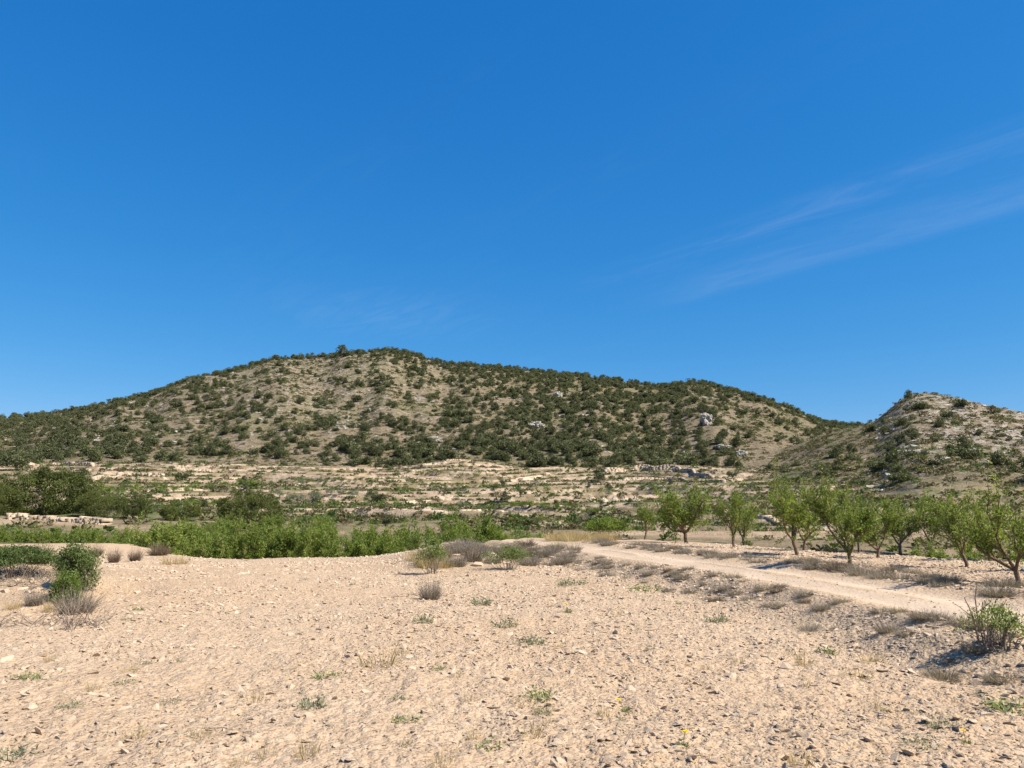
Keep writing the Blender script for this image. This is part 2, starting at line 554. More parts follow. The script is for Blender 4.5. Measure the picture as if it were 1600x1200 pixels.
def mat_land():
    """terrace soil in the valley, scrubby rocky slope on the hills (attribute wild = 1)"""
    m, nt = new_mat('valley_and_hill_soil')
    g = nt.n('ShaderNodeNewGeometry')
    pos = g.outputs['Position']
    flat = nt.n('ShaderNodeMapping', {'Vector': pos, 'Scale': (0.35, 1.0, 1.0)}).outputs[0]
    a = nt.noise(flat, 0.035, 5, 0.62, 0.5)
    b = nt.noise(pos, 0.5, 5, 0.65)
    c = nt.noise(pos, 3.0, 5, 0.7)
    soil = nt.mix(nt.ramp(b, 0.35, 0.65), (0.29, 0.205, 0.13), (0.36, 0.272, 0.185))
    dry = nt.mix(nt.ramp(b, 0.35, 0.65), (0.141, 0.110, 0.065), (0.228, 0.182, 0.114))
    green = nt.mix(nt.ramp(c, 0.35, 0.65), (0.065, 0.084, 0.027), (0.129, 0.141, 0.053))
    col = nt.mix(nt.ramp(nt.math('ADD', a, nt.math('MULTIPLY', b, 0.35)), 0.50, 0.66), soil, dry)
    gr = nt.noise(flat, 0.05, 4, 0.6, 0.4)
    gm = nt.math('MULTIPLY', nt.ramp(gr, 0.50, 0.58), nt.ramp(b, 0.42, 0.54))
    col = nt.mix(gm, col, green)
    crop = nt.n('ShaderNodeAttribute', attribute_name='crop').outputs['Fac']
    bare = nt.n('ShaderNodeAttribute', attribute_name='bare').outputs['Fac']
    col = nt.mix(nt.math('MULTIPLY', bare, nt.ramp(b, 0.3, 0.5, 0.5, 0.95)), col, soil)
    col = nt.mix(nt.math('MULTIPLY', crop, nt.ramp(b, 0.35, 0.55, 0.3, 0.9)), col, green)
    sz = nt.n('ShaderNodeSeparateXYZ', {0: g.outputs['True Normal']}).outputs[2]
    steep = nt.ramp(sz, 0.80, 0.94, 1, 0)
    stone = nt.mix(nt.ramp(b, 0.3, 0.7), (0.25, 0.185, 0.13), (0.42, 0.328, 0.24))
    stone = nt.mix(nt.ramp(nt.noise(pos, 0.12, 4), 0.46, 0.56), stone, dry)
    col = nt.mix(steep, col, stone)
    # hills
    ha = nt.noise(pos, 0.016, 5, 0.6, 0.3)
    hb = nt.noise(pos, 0.09, 6, 0.65)
    hc = nt.noise(pos, 0.45, 5, 0.7)
    hcol = nt.mix(nt.ramp(hb, 0.36, 0.64), (0.235, 0.179, 0.125), (0.170, 0.139, 0.085))
    hcol = nt.mix(nt.ramp(ha, 0.46, 0.62, 0, 0.6), hcol, (0.175, 0.155, 0.081))
    hcol = nt.mix(nt.ramp(hc, 0.50, 0.62, 0, 0.8), hcol, (0.100, 0.097, 0.049))
    rk = nt.n('ShaderNodeAttribute', attribute_name='rock').outputs['Fac']
    rn = nt.math('ADD', nt.noise(pos, 0.33, 7, 0.78), nt.math('MULTIPLY', rk, 0.085))
    hcol = nt.mix(nt.ramp(rn, 0.56, 0.64, 0, 0.85), hcol, nt.mix(nt.ramp(hc, 0.35, 0.6), (0.289, 0.243, 0.199), (0.429, 0.373, 0.315)))
    wild = nt.n('ShaderNodeAttribute', attribute_name='wild').outputs['Fac']
    col = nt.mix(wild, col, hcol)
    hv = nt.math('MULTIPLY', nt.math('ADD', b, c), 0.25)
    hh = nt.math('MULTIPLY', nt.math('ADD', nt.math('MULTIPLY', hb, 2.0), nt.math('ADD', hc, rn)), 1.3)
    hm = nt.n('ShaderNodeMix', {0: wild, 2: hv, 3: hh}, data_type='FLOAT').outputs[0]
    finish(nt, col, 0.95, hm, 1.0, 0.1)
    return m


M_FIELD, M_LAND = mat_field(), mat_land()
M_STONE = mat_plain('limestone', (0.430, 0.320, 0.218), (0.525, 0.415, 0.308), 9, 0.9, 0.01, 0.55)
M_WALL = mat_plain('dry_stone', (0.263, 0.197, 0.131), (0.453, 0.365, 0.270), 0.9, 0.95, 0.1)
M_OUTCROP = mat_plain('grey_rock', (0.219, 0.197, 0.161), (0.423, 0.394, 0.343), 0.8, 0.95, 0.2)
M_BARK = mat_plain('almond_bark', (0.10, 0.068, 0.044), (0.24, 0.165, 0.105), 14, 0.9, 0.02)
M_PBARK = mat_plain('pine_bark', (0.12, 0.09, 0.07), (0.22, 0.17, 0.13), 8, 0.9, 0.02)
M_DEAD = mat_plain('dead_wood', (0.13, 0.10, 0.08), (0.30, 0.24, 0.19), 20, 0.9, 0.01)
M_ALMOND = mat_leaf('almond_leaf', (0.066, 0.108, 0.019), (0.215, 0.270, 0.052), 0.40, (0.27, 0.28, 0.09))
M_PINE = mat_leaf('pine_needles', (0.050, 0.060, 0.028), (0.142, 0.155, 0.070), 0.22)
M_PINEN = mat_leaf('near_pine_needles', (0.028, 0.042, 0.011), (0.150, 0.170, 0.042), 0.2, (0.18, 0.16, 0.05))
M_OLIVE = mat_leaf('olive_leaf', (0.09, 0.115, 0.07), (0.19, 0.215, 0.14), 0.2)
M_SHRUB = mat_leaf('green_shrub_leaf', (0.045, 0.075, 0.02), (0.125, 0.165, 0.05), 0.3)
M_BROOM = mat_leaf('broom_leaf', (0.075, 0.115, 0.025), (0.20, 0.25, 0.06), 0.3)
M_SCRUB = mat_leaf('hill_scrub', (0.085, 0.078, 0.040), (0.19, 0.16, 0.088), 0.15)
M_GREY = mat_leaf('dry_scrub', (0.140, 0.115, 0.095), (0.300, 0.252, 0.205), 0.2)
M_BROWN = mat_leaf('brown_scrub', (0.102, 0.072, 0.051), (0.212, 0.157, 0.111), 0.15)
M_STRAW = mat_leaf('dry_grass', (0.272, 0.204, 0.106), (0.468, 0.365, 0.200), 0.3)
M_HERB = mat_leaf('grey_herb', (0.10, 0.12, 0.07), (0.24, 0.25, 0.155), 0.25)
M_HERBG = mat_leaf('green_herb', (0.07, 0.11, 0.03), (0.19, 0.23, 0.07), 0.3)
M_FLOWER = mat_leaf('yellow_petal', (0.75, 0.52, 0.01), (0.85, 0.66, 0.02), 0.3)

# ------------------------------------------------------------------ ground
AZ = np.radians(np.linspace(-50, 50, 761))
AZB = np.radians(np.linspace(50, 310, 90))


def rings(*segs):
    out = []
    for a, b, n, geo_ in segs:
        s = np.geomspace(a, b, n, endpoint=False) if geo_ else np.linspace(a, b, n, endpoint=False)
        out.append(s)
    return np.concatenate(out)


RR = np.concatenate([rings((2.0, 48, 330, True), (48, 110, 110, False), (110, 330, 350, False), (330, 710, 150, False), (710, 2600, 26, True)), [2600.0]])


def sheet(name, r, az, mat, attrs):
    R, A = np.meshgrid(r, az, indexing='ij')
    X, Y = R * np.sin(A), R * np.cos(A)
    Z = height(X, Y)
    n, k = R.shape
    i = np.arange(n - 1)[:, None] * k; j = np.arange(k - 1)[None, :]
    F = np.stack([i + j, i + k + j, i + k + j + 1, i + j + 1], -1).reshape(-1, 4)[:, ::-1]
    V = np.stack([X, Y, Z], -1).reshape(-1, 3)
    me = make_mesh(name, V, F, mat, True, attrs(X.ravel(), Y.ravel(), R.ravel(), A.ravel()))
    return tag(obj(name, me), kind='structure')


def att_field(x, y, r, a):
    to = track_off(x, y)
    trk = np.exp(-(to / 0.92) ** 6) * sstep(0, 3, y) * (1 - sstep(40, 44, y))
    wig = 0.4 * fbm(x / 2.5, y / 2.5, 3)
    veg = np.exp(-((to + 1.75 + wig) / 0.62) ** 2) + np.exp(-((to - 1.7 + wig) / 0.7) ** 2)
    veg = veg * sstep(6, 10, y) * (1 - sstep(36, 42, y))
    veg = veg + bump(x, y, -1.7, 28.5, 2.6, 5.5, 1.2) + bump(x, y, -12.5, 19.5, 3, 2, 1.0)
    er = np.interp(a, _ea, _er)
    veg = veg + sstep(er - 1.0, er + 2, r) * 0.9
    crown = np.exp(-((to + 0.1 * fbm(x, y / 3, 2)) / 0.2) ** 2) * sstep(-0.2, 0.3, fbm(x / 2, y / 4, 3))
    trk = trk * (1 - 0.9 * crown)
    veg = veg + 0.9 * crown * (np.abs(to) < 0.8) * sstep(4, 8, y) * (1 - sstep(36, 40, y))
    return {'track': trk, 'veg': np.clip(veg * (1 - trk), 0, 1)}


def att_hill(x, y, r, a):
    px, py = project(x, y, height(x, y, False))
    rk = 0.9 * sstep(1340, 1420, px) * (r < 380) * (1 - sstep(690, 740, py))
    rk = rk + 0.45 * np.exp(-((px - 480) / 200) ** 2) * (r > 380) * sstep(720, 640, py)
    rk = rk - 0.9 * np.exp(-((px - 1270) / 90) ** 2) - 0.5 * np.exp(-((px - 950) / 150) ** 2)
    w = sstep(272, 300, r + 26 * fbm(x / 45 + 2, y / 45, 3) - 6 * spurs(x, y))
    rise = right_hill(x, y)[0] - np.interp(r, VR, VZ) - spurs(x, y)
    w = np.maximum(w, sstep(-0.8, 2.5, rise + 1.2 * fbm(x / 15, y / 15, 3)))
    def patches(lst):
        v = 0 * px
        wx = px + 10 * fbm(x / 9, y / 9, 2); wy = py + 2.2 * fbm(x / 12 + 5, y / 12, 3)
        for cx, cy, rx, ry in lst:
            v = np.maximum(v, 1 - sstep(0.75, 1.1, np.maximum(np.abs(wx - cx) / rx, np.abs(wy - cy) / ry)))
        return v
    crop = patches(((330, 765, 190, 7), (200, 768, 60, 9), (300, 795, 100, 9), (690, 765, 90, 4), (900, 803, 110, 7), (760, 795, 40, 4), (1050, 763, 60, 5),
                    (90, 757, 60, 4), (860, 770, 50, 3), (620, 810, 60, 4), (520, 757, 60, 3)))
    bare = patches(((560, 798, 115, 5), (940, 780, 80, 4), (1000, 797, 45, 8), (700, 738, 60, 5), (735, 722, 26, 4), (350, 776, 110, 4), (90, 731, 50, 5),
                    (1030, 741, 80, 5), (60, 815, 80, 6), (880, 815, 150, 4), (1250, 812, 200, 6), (760, 815, 60, 4), (450, 765, 60, 3), (600, 742, 60, 3), (850, 757, 90, 3),
                    (1300, 835, 300, 6), (990, 833, 90, 4)))
    return {'rock': rk, 'wild': w, 'crop': crop, 'bare': bare}


def cut(lo, hi):
    return RR[(RR >= lo - 1e-6) & (RR <= hi + 1e-6)]


r_a = RR[RR >= 48][0]
r_b = RR[RR >= 118][0]
r_c = RR[RR >= 318][0]
G_FIELD = sheet('ground', cut(0, r_a), AZ, M_FIELD, att_field)
sheet('terraced_valley', cut(r_a, r_c), AZ, M_LAND, att_hill)
sheet('hills', cut(r_c, 3000), AZ, M_LAND, att_hill)
sheet('ground_behind', np.geomspace(2.0, 2600, 70), AZB, M_FIELD, lambda x, y, r, a: {'track': 0 * x, 'veg': 0 * x})
# small disc under the camera
_th = np.linspace(0, 2 * PI, 49)[:-1]
_cv = np.c_[np.sin(_th) * 2.02, np.cos(_th) * 2.02, np.zeros(48) - 0.01]
_me = bpy.data.meshes.new('ground_underfoot'); _me.from_pydata([tuple(v) for v in _cv], [], [tuple(range(47, -1, -1))]); _me.materials.append(M_FIELD)
tag(obj('ground_underfoot', _me), kind='structure')

# ------------------------------------------------------------------ scatter by geometry nodes (only for uncountable stuff)
def scatter(name, pts, rot, scl, idx, meshes, label, cat):
    src = bpy.data.collections.new(name + '_source')
    for i, me in enumerate(meshes):
        o = bpy.data.objects.new('%s_piece_%02d' % (name, i), me)
        src.objects.link(o)
    me = bpy.data.meshes.new(name)
    me.vertices.add(len(pts)); me.vertices.foreach_set('co', np.ascontiguousarray(pts, np.float32).ravel())
    for an, av in (('rot', rot), ('scl', scl)):
        a = me.attributes.new(an, 'FLOAT_VECTOR', 'POINT'); a.data.foreach_set('vector', np.ascontiguousarray(av, np.float32).ravel())
    a = me.attributes.new('idx', 'INT', 'POINT'); a.data.foreach_set('value', np.ascontiguousarray(idx, np.int32))
    o = obj(name, me)
    ng = bpy.data.node_groups.new(name, 'GeometryNodeTree')
    ng.interface.new_socket('Geometry', in_out='INPUT', socket_type='NodeSocketGeometry')
    ng.interface.new_socket('Geometry', in_out='OUTPUT', socket_type='NodeSocketGeometry')
    nt = NT(ng)
    gi = nt.n('NodeGroupInput'); go = nt.n('NodeGroupOutput')
    ci = nt.n('GeometryNodeCollectionInfo', {'Collection': src, 'Separate Children': True, 'Reset Children': True})
    def na(nm, dt): return nt.n('GeometryNodeInputNamedAttribute', {'Name': nm}, data_type=dt).outputs[0]
    er = nt.n('FunctionNodeEulerToRotation', {0: na('rot', 'FLOAT_VECTOR')})
    io = nt.n('GeometryNodeInstanceOnPoints', {'Points': gi.outputs[0], 'Instance': ci.outputs[0], 'Pick Instance': True,
              'Instance Index': na('idx', 'INT'), 'Rotation': er.outputs[0], 'Scale': na('scl', 'FLOAT_VECTOR')})
    ng.links.new(io.outputs[0], go.inputs[0])
    md = o.modifiers.new('scatter', 'NODES'); md.node_group = ng
    return tag(o, label, cat, kind='stuff')


def stone_mesh(seed, npts=15, flat=0.6):
    rng = np.random.default_rng(seed)
    p = unit(rng.normal(size=(npts, 3))) * rng.uniform(0.8, 1.0, (npts, 1)) * np.array([1, rng.uniform(0.65, 0.95), flat * rng.uniform(0.8, 1.2)]) * 0.5
    bm = bmesh.new()
    for v in p: bm.verts.new(v)
    res = bmesh.ops.convex_hull(bm, input=bm.verts)
    junk = [g for g in res['geom_interior'] if isinstance(g, bmesh.types.BMVert)]
    if junk: bmesh.ops.delete(bm, geom=junk, context='VERTS')
    bmesh.ops.triangulate(bm, faces=bm.faces)
    me = bpy.data.meshes.new('stone'); bm.to_mesh(me); bm.free()
    me.materials.append(M_STONE)
    return me


STONES = [stone_mesh(100 + i, 14 + i % 6, 0.5 + 0.05 * (i % 5)) for i in range(10)]


def stone_field():
    rng = np.random.default_rng(21)
    P, S = [], []
    for r0, r1, dens, smin, smax, pw in ((3.2, 8, 760, 0.016, 0.13, 2.5), (8, 14, 420, 0.024, 0.13, 2.7), (14, 22, 260, 0.035, 0.15, 2.7), (22, 34, 110, 0.05, 0.18, 2.7)):
        wid = math.radians(76)
        n = int(dens * 0.5 * (r1 ** 2 - r0 ** 2) * wid)
        r = np.sqrt(rng.uniform(r0 ** 2, r1 ** 2, n)); a = rng.uniform(-wid / 2, wid / 2, n)
        x, y = r * np.sin(a), r * np.cos(a)
        u = rng.uniform(0, 1, n)
        s = (smin ** (1 - pw) + u * (smax ** (1 - pw) - smin ** (1 - pw))) ** (1 / (1 - pw))
        to = track_off(x, y)
        cl = fbm(x / 2.2, y / 2.2, 3)
        keep = (rng.uniform(0, 1, n) < np.clip(0.62 + 0.75 * cl + 0.02 * x - 0.35 * np.exp(-((r - 20) / 4.0) ** 2) * (x < 0), 0.12, 1)) & (np.abs(to) > 1.15)
        er = np.interp(a, _ea, _er)
        keep &= (r < er + 0.3)
        P.append(np.c_[x, y][keep]); S.append(s[keep])
    # bigger pale stones half sunk in the near ground
    n = 420
    r = rng.uniform(3.6, 11, n); a = rng.uniform(-0.66, 0.66, n)
    P.append(np.c_[r * np.sin(a), r * np.cos(a)]); S.append(rng.uniform(0.07, 0.19, n) * np.clip(r / 9, 0.55, 1))
    # a sprinkle on the track
    n = 2600
    y = rng.uniform(8, 45, n); x = np.interp(y, TRD[:, 1], TRD[:, 0]) + rng.normal(0, 1.0, n)
    P.append(np.c_[x, y]); S.append(rng.uniform(0.02, 0.06, n))
    P = np.concatenate(P); S = np.concatenate(S)
    n = len(P)
    asp = np.c_[rng.uniform(0.9, 1.5, n), rng.uniform(0.75, 1.1, n), rng.uniform(0.42, 0.8, n)] * S[:, None]
    z = height(P[:, 0], P[:, 1]) + asp[:, 2] * rng.uniform(-0.17, 0.05, n)
    rot = np.c_[rng.normal(0, 0.3, n), rng.normal(0, 0.3, n), rng.uniform(0, 2 * PI, n)]
    idx = rng.integers(0, len(STONES), n)
    px_size = S * FPX / np.hypot(P[:, 0], P[:, 1])
    px, py = project(P[:, 0], P[:, 1], z)
    vis = (px > 4) & (px < 1596) & (py < 1196)
    order = np.argsort(-px_size * vis)
    big = order[:300]
    for i in big:
        o = obj('stone', STONES[idx[i]], G_FIELD, (P[i, 0], P[i, 1], z[i]))
        o.rotation_euler = rot[i]; o.scale = asp[i]
    rest = np.ones(n, bool); rest[big] = False
    scatter('gravel', np.c_[P, z][rest], rot[rest], asp[rest], idx[rest], STONES,
            'loose pale limestone gravel and clods strewn all over the field', 'gravel')
    return n


N_STONES = stone_field()

# ------------------------------------------------------------------ almond trees
def grow(rng, p, d, L, r0, r1, n, up=0.0, jit=0.18):
    pts = [p]; d = d / np.linalg.norm(d)
    for i in range(n):
        d = unit(d + rng.normal(0, jit, 3) + np.array([0, 0, up]))
        p = p + d * L / n
        pts.append(p)
    return np.array(pts), np.linspace(r0, r1, n + 1), d


def almond(seed, full=1.0, leafy=1.0, lean=0.0, trunk_h=0.52, low=0):
    """meshes of one orchard tree about 2.9 m tall: trunk, main limbs, crown"""
    rng = np.random.default_rng(seed)
    th = trunk_h * rng.uniform(0.9, 1.15)
    tp, tr, td = grow(rng, np.zeros(3) - np.array([0, 0, 0.12]), np.array([lean, 0.05 * rng.normal(), 1.0]), th + 0.12, 0.078, 0.06, 6, 0, 0.07)
    tr[0] *= 1.2; tr[-1] *= 1.1
    trunk = tubes([(tp, tr)], 9, 0.10, seed)
    nl = rng.integers(3, 5)
    limbs = []; LC, LA, LT = [], [], []
    a0 = rng.uniform(0, 2 * PI)

    def twig(p, d, L):
        pts, rad, _ = grow(rng, p, d, L, 0.009, 0.003, 3, 0.08, 0.2)
        nlv = int(rng.integers(40, 58) * leafy)
        t = rng.uniform(0.05, 1.05, nlv)
        k = np.clip((t * 3).astype(int), 0, 2); f = np.clip(t * 3 - k, 0, 1)[:, None]
        c = pts[k] * (1 - f) + pts[k + 1] * f + rng.normal(0, 0.05, (nlv, 3))
        ax = unit(rng.normal(0, 1, (nlv, 3))) + 0.7 * unit(d) + np.array([0, 0, -0.1])
        LC.append(c); LA.append(ax)
        LT.append(np.clip(rng.uniform(0.0, 1.0) * 0.45 + rng.uniform(0, 0.6, nlv), 0, 1))
        return pts, rad

    for i in range(nl):
        az = a0 + 2 * PI * i / nl + rng.normal(0, 0.25)
        tilt = rng.uniform(0.65, 0.95)
        d = np.array([math.cos(az) * math.sin(tilt), math.sin(az) * math.sin(tilt), math.cos(tilt)])
        L = rng.uniform(0.75, 1.1)
        r0 = rng.uniform(0.038, 0.052)
        lp, lr, ld = grow(rng, tp[-1] - d * 0.03, d, L, r0, r0 * 0.62, 6, 0.06, 0.16)
        polys = [(lp, lr)]
        for k in range(rng.integers(3, 5)):
            q = rng.integers(3, 7)
            az2 = az + rng.normal(0, 0.9); t2 = rng.uniform(0.25, 1.05)
            d2 = np.array([math.cos(az2) * math.sin(t2), math.sin(az2) * math.sin(t2), math.cos(t2)])
            L2 = rng.uniform(0.65, 1.15) * full
            sp, sr, sd = grow(rng, lp[q], d2, L2, lr[q] * 0.62, 0.012, 5, 0.05, 0.17)
            polys.append((sp, sr))
            for m in range(rng.integers(10, 14)):
                w = rng.integers(1, 6)
                dd = unit(unit(rng.normal(0, 1, 3)) + 0.5 * sd + np.array([0, 0, 0.25]))
                polys.append(twig(sp[w], dd, rng.uniform(0.28, 0.6) * full))
            if rng.uniform() < 0.5:       # upright shoot
                polys.append(twig(sp[-1], np.array([rng.normal(0, .2), rng.normal(0, .2), 1.0]), rng.uniform(0.5, 0.85)))
        for m in range(3 + low):          # inner and low shoots
            q = rng.integers(2, 7)
            dd = unit(rng.normal(0, 1, 3) + np.array([0, 0, 0.1]))
            polys.append(twig(lp[q], dd, rng.uniform(0.3, 0.6)))
        limbs.append(tubes(polys, 6, 0.06, seed + i))
    c = np.concatenate(LC); ax = np.concatenate(LA); t = np.concatenate(LT)
    n = len(c)
    nr = unit(rng.normal(0, 1, (n, 3)) + np.array([0, 0, 0.8]))
    V, F, T = leaves(c, ax, nr, rng.uniform(0.07, 0.125, n), rng.uniform(0.028, 0.046, n), t)
    parts = [('trunk', make_mesh('almond_trunk', trunk[0], trunk[1], M_BARK, True))]
    for lv in limbs:
        parts.append(('branch', make_mesh('almond_branch', lv[0], lv[1], M_BARK, True)))
    parts.append(('crown', make_mesh('almond_crown', V, F, M_ALMOND, False, {'tint': T})))
    return parts


AL = [almond(300, 1.0, 1.0), almond(301, 1.05, 1.1, 0.1), almond(302, 1.0, 0.95, -0.12, 0.62), almond(303, 1.1, 1.0, 0.05, 0.55), almond(304, 0.95, 1.15)]
AL_R = [almond(340 + i, 0.95 + 0.05 * (i % 4), 0.50 + 0.10 * (i % 3), 0.07 * math.sin(i * 2.1), 0.30 + 0.05 * (i % 4)) for i in range(15)]
AL_SPARSE = almond(310, 0.85, 0.5, 0.1, 0.5)
AL_LOW = [almond(320, 1.0, 1.25, 0, 0.45, 5), almond(321, 1.05, 1.3, 0, 0.42, 5), almond(322, 1.0, 1.2, 0.1, 0.5, 5)]

G_R = 'almond trees of the orchard beside the track'
right_trees = [  # column, row of the foot, picture height, mesh, turn, label
    (1592, 915, 160, 3, 0.4, 'largest and nearest almond tree, forked dark trunk, at the right photo edge'),
    (1329, 885, 140, 2, 2.0, 'almond tree on a single straight trunk, nearest the track in mid orchard'),
    (1247, 867, 125, 0, 1.1, 'wide round almond tree with a forked trunk, just left of the straight-trunked one'),
    (1147, 856, 92, 4, 0.2, 'broad almond tree on a low spreading trunk, second full crown from the left'),
    (1073, 848, 92, 1, 3.3, 'almond tree with the first full crown at the left orchard end'),
    (1007, 843, 60, -1, 0.0, 'small sparse almond tree, leftmost of the orchard beside the track'),
    (1462, 871, 100, 1, 4.4, 'full almond tree with a twisted trunk, right of the orchard middle'),
    (1512, 886, 118, 0, 5.2, 'almond tree with a stout leaning trunk, second nearest to the right edge'),
    (1371, 871, 92, 4, 2.7, 'slim almond tree close behind and right of the straight-trunked one'),
    (1407, 866, 88, 2, 0.9, 'back-row almond tree between the slim one and the twisted-trunk one'),
    (1342, 864, 86, 3, 5.5, 'almond tree hidden half behind the straight-trunked tree'),
    (1256, 860, 84, 1, 2.3, 'almond tree in the back row hidden behind the wide round tree'),
    (1163, 852, 80, 2, 4.0, 'almond tree in the back row hidden behind the broad low-trunked tree'),
    (1546, 876, 96, 4, 0.6, 'almond tree in the back row, low fork showing left of the right edge tree'),
    (1660, 896, 130, 2, 1.9, 'almond tree just past the right edge of the photo'),
]
for ti, (px, py, hpx, mi, rz, lab) in enumerate(right_trees):
    p = on_ground(px, py)
    dist = p.y
    hgt = hpx / FPX * dist * 0.91
    parts = AL_SPARSE if mi < 0 else AL_R[ti]
    me_c = parts[-1][1]
    zt = np.percentile(coords(me_c)[:, 2], 98.5)
    s = hgt / zt
    thing('almond_tree', parts, p - Vector((0, 0, 0.01)), rz, (s * 0.86, s * 0.86, s), lab, 'tree', G_R)

# sunken orchard at the left: rows of leafy almonds below the edge of the field
rng = np.random.default_rng(5)
front = []
for k, px in enumerate(np.linspace(262, 690, 9)):
    front.append((px + rng.normal(0, 5), 37.5 + 0.9 * math.sin(k)))
words = ['first', 'second', 'third', 'fourth', 'fifth', 'sixth', 'seventh', 'eighth', 'ninth', 'tenth', 'eleventh', 'twelfth']
G_L = 'almond trees of the sunken orchard left of the track'
for k, (px, d) in enumerate(front):
    p = at_dist(px, d)
    s = rng.uniform(1.0, 1.22)
    thing('almond_tree', (AL_LOW + AL)[(k * 3) % 8], p, rng.uniform(0, 6.28), (s * .88, s * .88, s),
          'leafy almond tree, %s from the left in the front row of the sunken orchard' % words[k], 'tree', G_L)
for px, d, h, lab in ((708, 46, 1.15, 'leafy almond tree behind the scrub heap, right end of the sunken orchard'),
                      (742, 49, 1.38, 'tallest almond tree behind the scrub heap where the track ends'),
                      (774, 52, 1.1, 'low almond tree just right of the tallest one behind the scrub heap'),
                      (828, 55, 0.95, 'small bushy almond tree at the far end of the track')):
    thing('almond_tree', AL_LOW[int(px) % 3], at_dist(px, d), rng.uniform(0, 6.28), h, lab, 'tree', G_L)
for row, d in enumerate((42.5, 47.0, 51.5, 56.5, 62, 68)):
    x0, x1 = (-330, 640) if row > 0 else (290, 640)
    stepx = 3.9 / d * FPX
    px = x0 + rng.uniform(0, stepx)
    while px < x1 - row * 25:
        if px > 250:
            s = rng.uniform(1.0, 1.18) if px > 250 else rng.uniform(0.82, 0.98)
            p = at_dist(px + rng.normal(0, 8), d + rng.normal(0, 0.5))
            if px < 250:
                thing('almond_tree', AL_LOW[rng.integers(0, 3)], p, rng.uniform(0, 6.28), s,
                      'green almond tree in the rows behind the pale bank at the far left', 'tree', 'almond trees behind the pale left bank')
            else:
                thing('almond_tree', AL_LOW[rng.integers(0, 3)], p, rng.uniform(0, 6.28), s,
                      'green almond tree in the back rows of the sunken orchard', 'tree', 'back rows of the sunken orchard')
        px += stepx * rng.uniform(0.85, 1.15)

for d in (56.5, 60.0):
    px = -140.0
    while px < 262:
        s = rng.uniform(0.94, 1.08)
        thing('almond_tree', AL_LOW[rng.integers(0, 3)], at_dist(px, d + rng.normal(0, .4)), rng.uniform(0, 6.28), s,
              'green almond tree in the rows behind the pale bank at the far left', 'tree', 'almond trees behind the pale left bank')
        px += 2.0 / d * FPX * rng.uniform(0.8, 1.2)

# young green growth behind the right orchard
for px, d, h, lab in ((940, 52, .62, 'low green almond bush right of the dry grass at the track end'), (1187, 43, .62, 'low young almond bush between the second and third orchard crowns'),
                      (1290, 41, .42, 'low almond bush behind the soil edge, right of the wide round tree'), (1225, 45, .38, 'low almond bush behind the soil edge under the wide round tree'),
                      (1432, 38, .42, 'low almond bush behind the soil edge, left of the twisted-trunk tree'), (1486, 36, .85, 'dense dark almond bush behind the soil edge right of the twisted-trunk tree'),
                      (1560, 38, .42, 'low almond bush behind the soil edge near the right photo edge'), (1110, 48, .45, 'low almond bush behind the soil edge between the first two full crowns')):
    thing('almond_bush', AL_LOW[int(px) % 3], at_dist(px, d), rng.uniform(0, 6.28), (h * 1.2, h * 1.2, h), lab, 'bush', 'low almond bushes behind the orchard soil')

# ------------------------------------------------------------------ pines and dark shrubs
def pine_mesh(seed, nclump, per, leaf, dome=(0.5, 0.5, 0.62), zc=0.42, mat=None, clump=0.17, trunk=True, low=0.12, shell=None):
    """a rounded, clumpy crown of height 1; returns (trunk mesh, crown mesh)"""
    rng = np.random.default_rng(seed)
    C = []
    while len(C) < nclump:
        v = unit(rng.normal(size=3)) * (rng.uniform(0.35, 1.0) ** 0.5 if shell is None else rng.uniform(*shell))
        p = np.array([v[0] * dome[0], v[1] * dome[1], zc + v[2] * (dome[2] if v[2] > 0 else zc - low)])
        p[0] += 0.10 * math.sin(5 * p[2] + seed); p[1] += 0.08 * math.cos(4 * p[2] + seed)
        C.append(p)
    C = np.array(C)
    rad = clump * rng.uniform(0.6, 1.25, nclump)
    k = np.repeat(np.arange(nclump), per)
    n = len(k)
    dirs = unit(rng.normal(size=(n, 3)) + np.array([0, 0, 0.25]))
    cen = C[k] + dirs * (rad[k] * rng.uniform(0.5, 1.0, n))[:, None] * np.array([1, 1, 0.72])
    ax = unit(dirs + rng.normal(0, 0.55, (n, 3)))
    nr = unit(rng.normal(0, 1, (n, 3)) + np.array([0, 0, 1]))
    tint = np.clip(rng.uniform(0, 0.5, nclump)[k] + rng.uniform(0, 0.5, n), 0, 1)
    V, F, T = leaves(cen, ax, nr, leaf * rng.uniform(0.7, 1.4, n), leaf * 0.55 * rng.uniform(0.7, 1.3, n), tint)
    zmax = V[:, 2].max()
    V = V / np.array([zmax, zmax, zmax])
    crown = make_mesh('pine_crown', V, F, mat or M_PINE, False, {'tint': T})
    tm = None
    if trunk:
        polys = []
        tp, tr, td = grow(rng, np.array([0, 0, -0.06]), np.array([rng.normal(0, .08), rng.normal(0, .08), 1.0]), 0.55, 0.035, 0.018, 5, 0, 0.08)
        polys.append((tp, tr))
        for i in range(5):
            q = rng.integers(1, 6)
            polys.append(grow(rng, tp[q], np.array([rng.normal(), rng.normal(), 0.5]), 0.3, 0.014, 0.004, 3)[:2])
        tv, tf = tubes(polys, 6, 0.05, seed)
        tm = make_mesh('pine_trunk', tv, tf, M_PBARK, True)
    return tm, crown


def joined(tm, crown):
    """trunk and crown in one mesh for trees too small to show parts"""
    bm = bmesh.new(); bm.from_mesh(crown)
    n = len(bm.faces)
    bm.from_mesh(tm)
    bm.faces.ensure_lookup_table()
    for f in bm.faces[n:]: f.material_index = 1
    me = bpy.data.meshes.new('pine_tree'); bm.to_mesh(me); bm.free()
    me.materials.append(crown.materials[0]); me.materials.append(tm.materials[0])
    return me


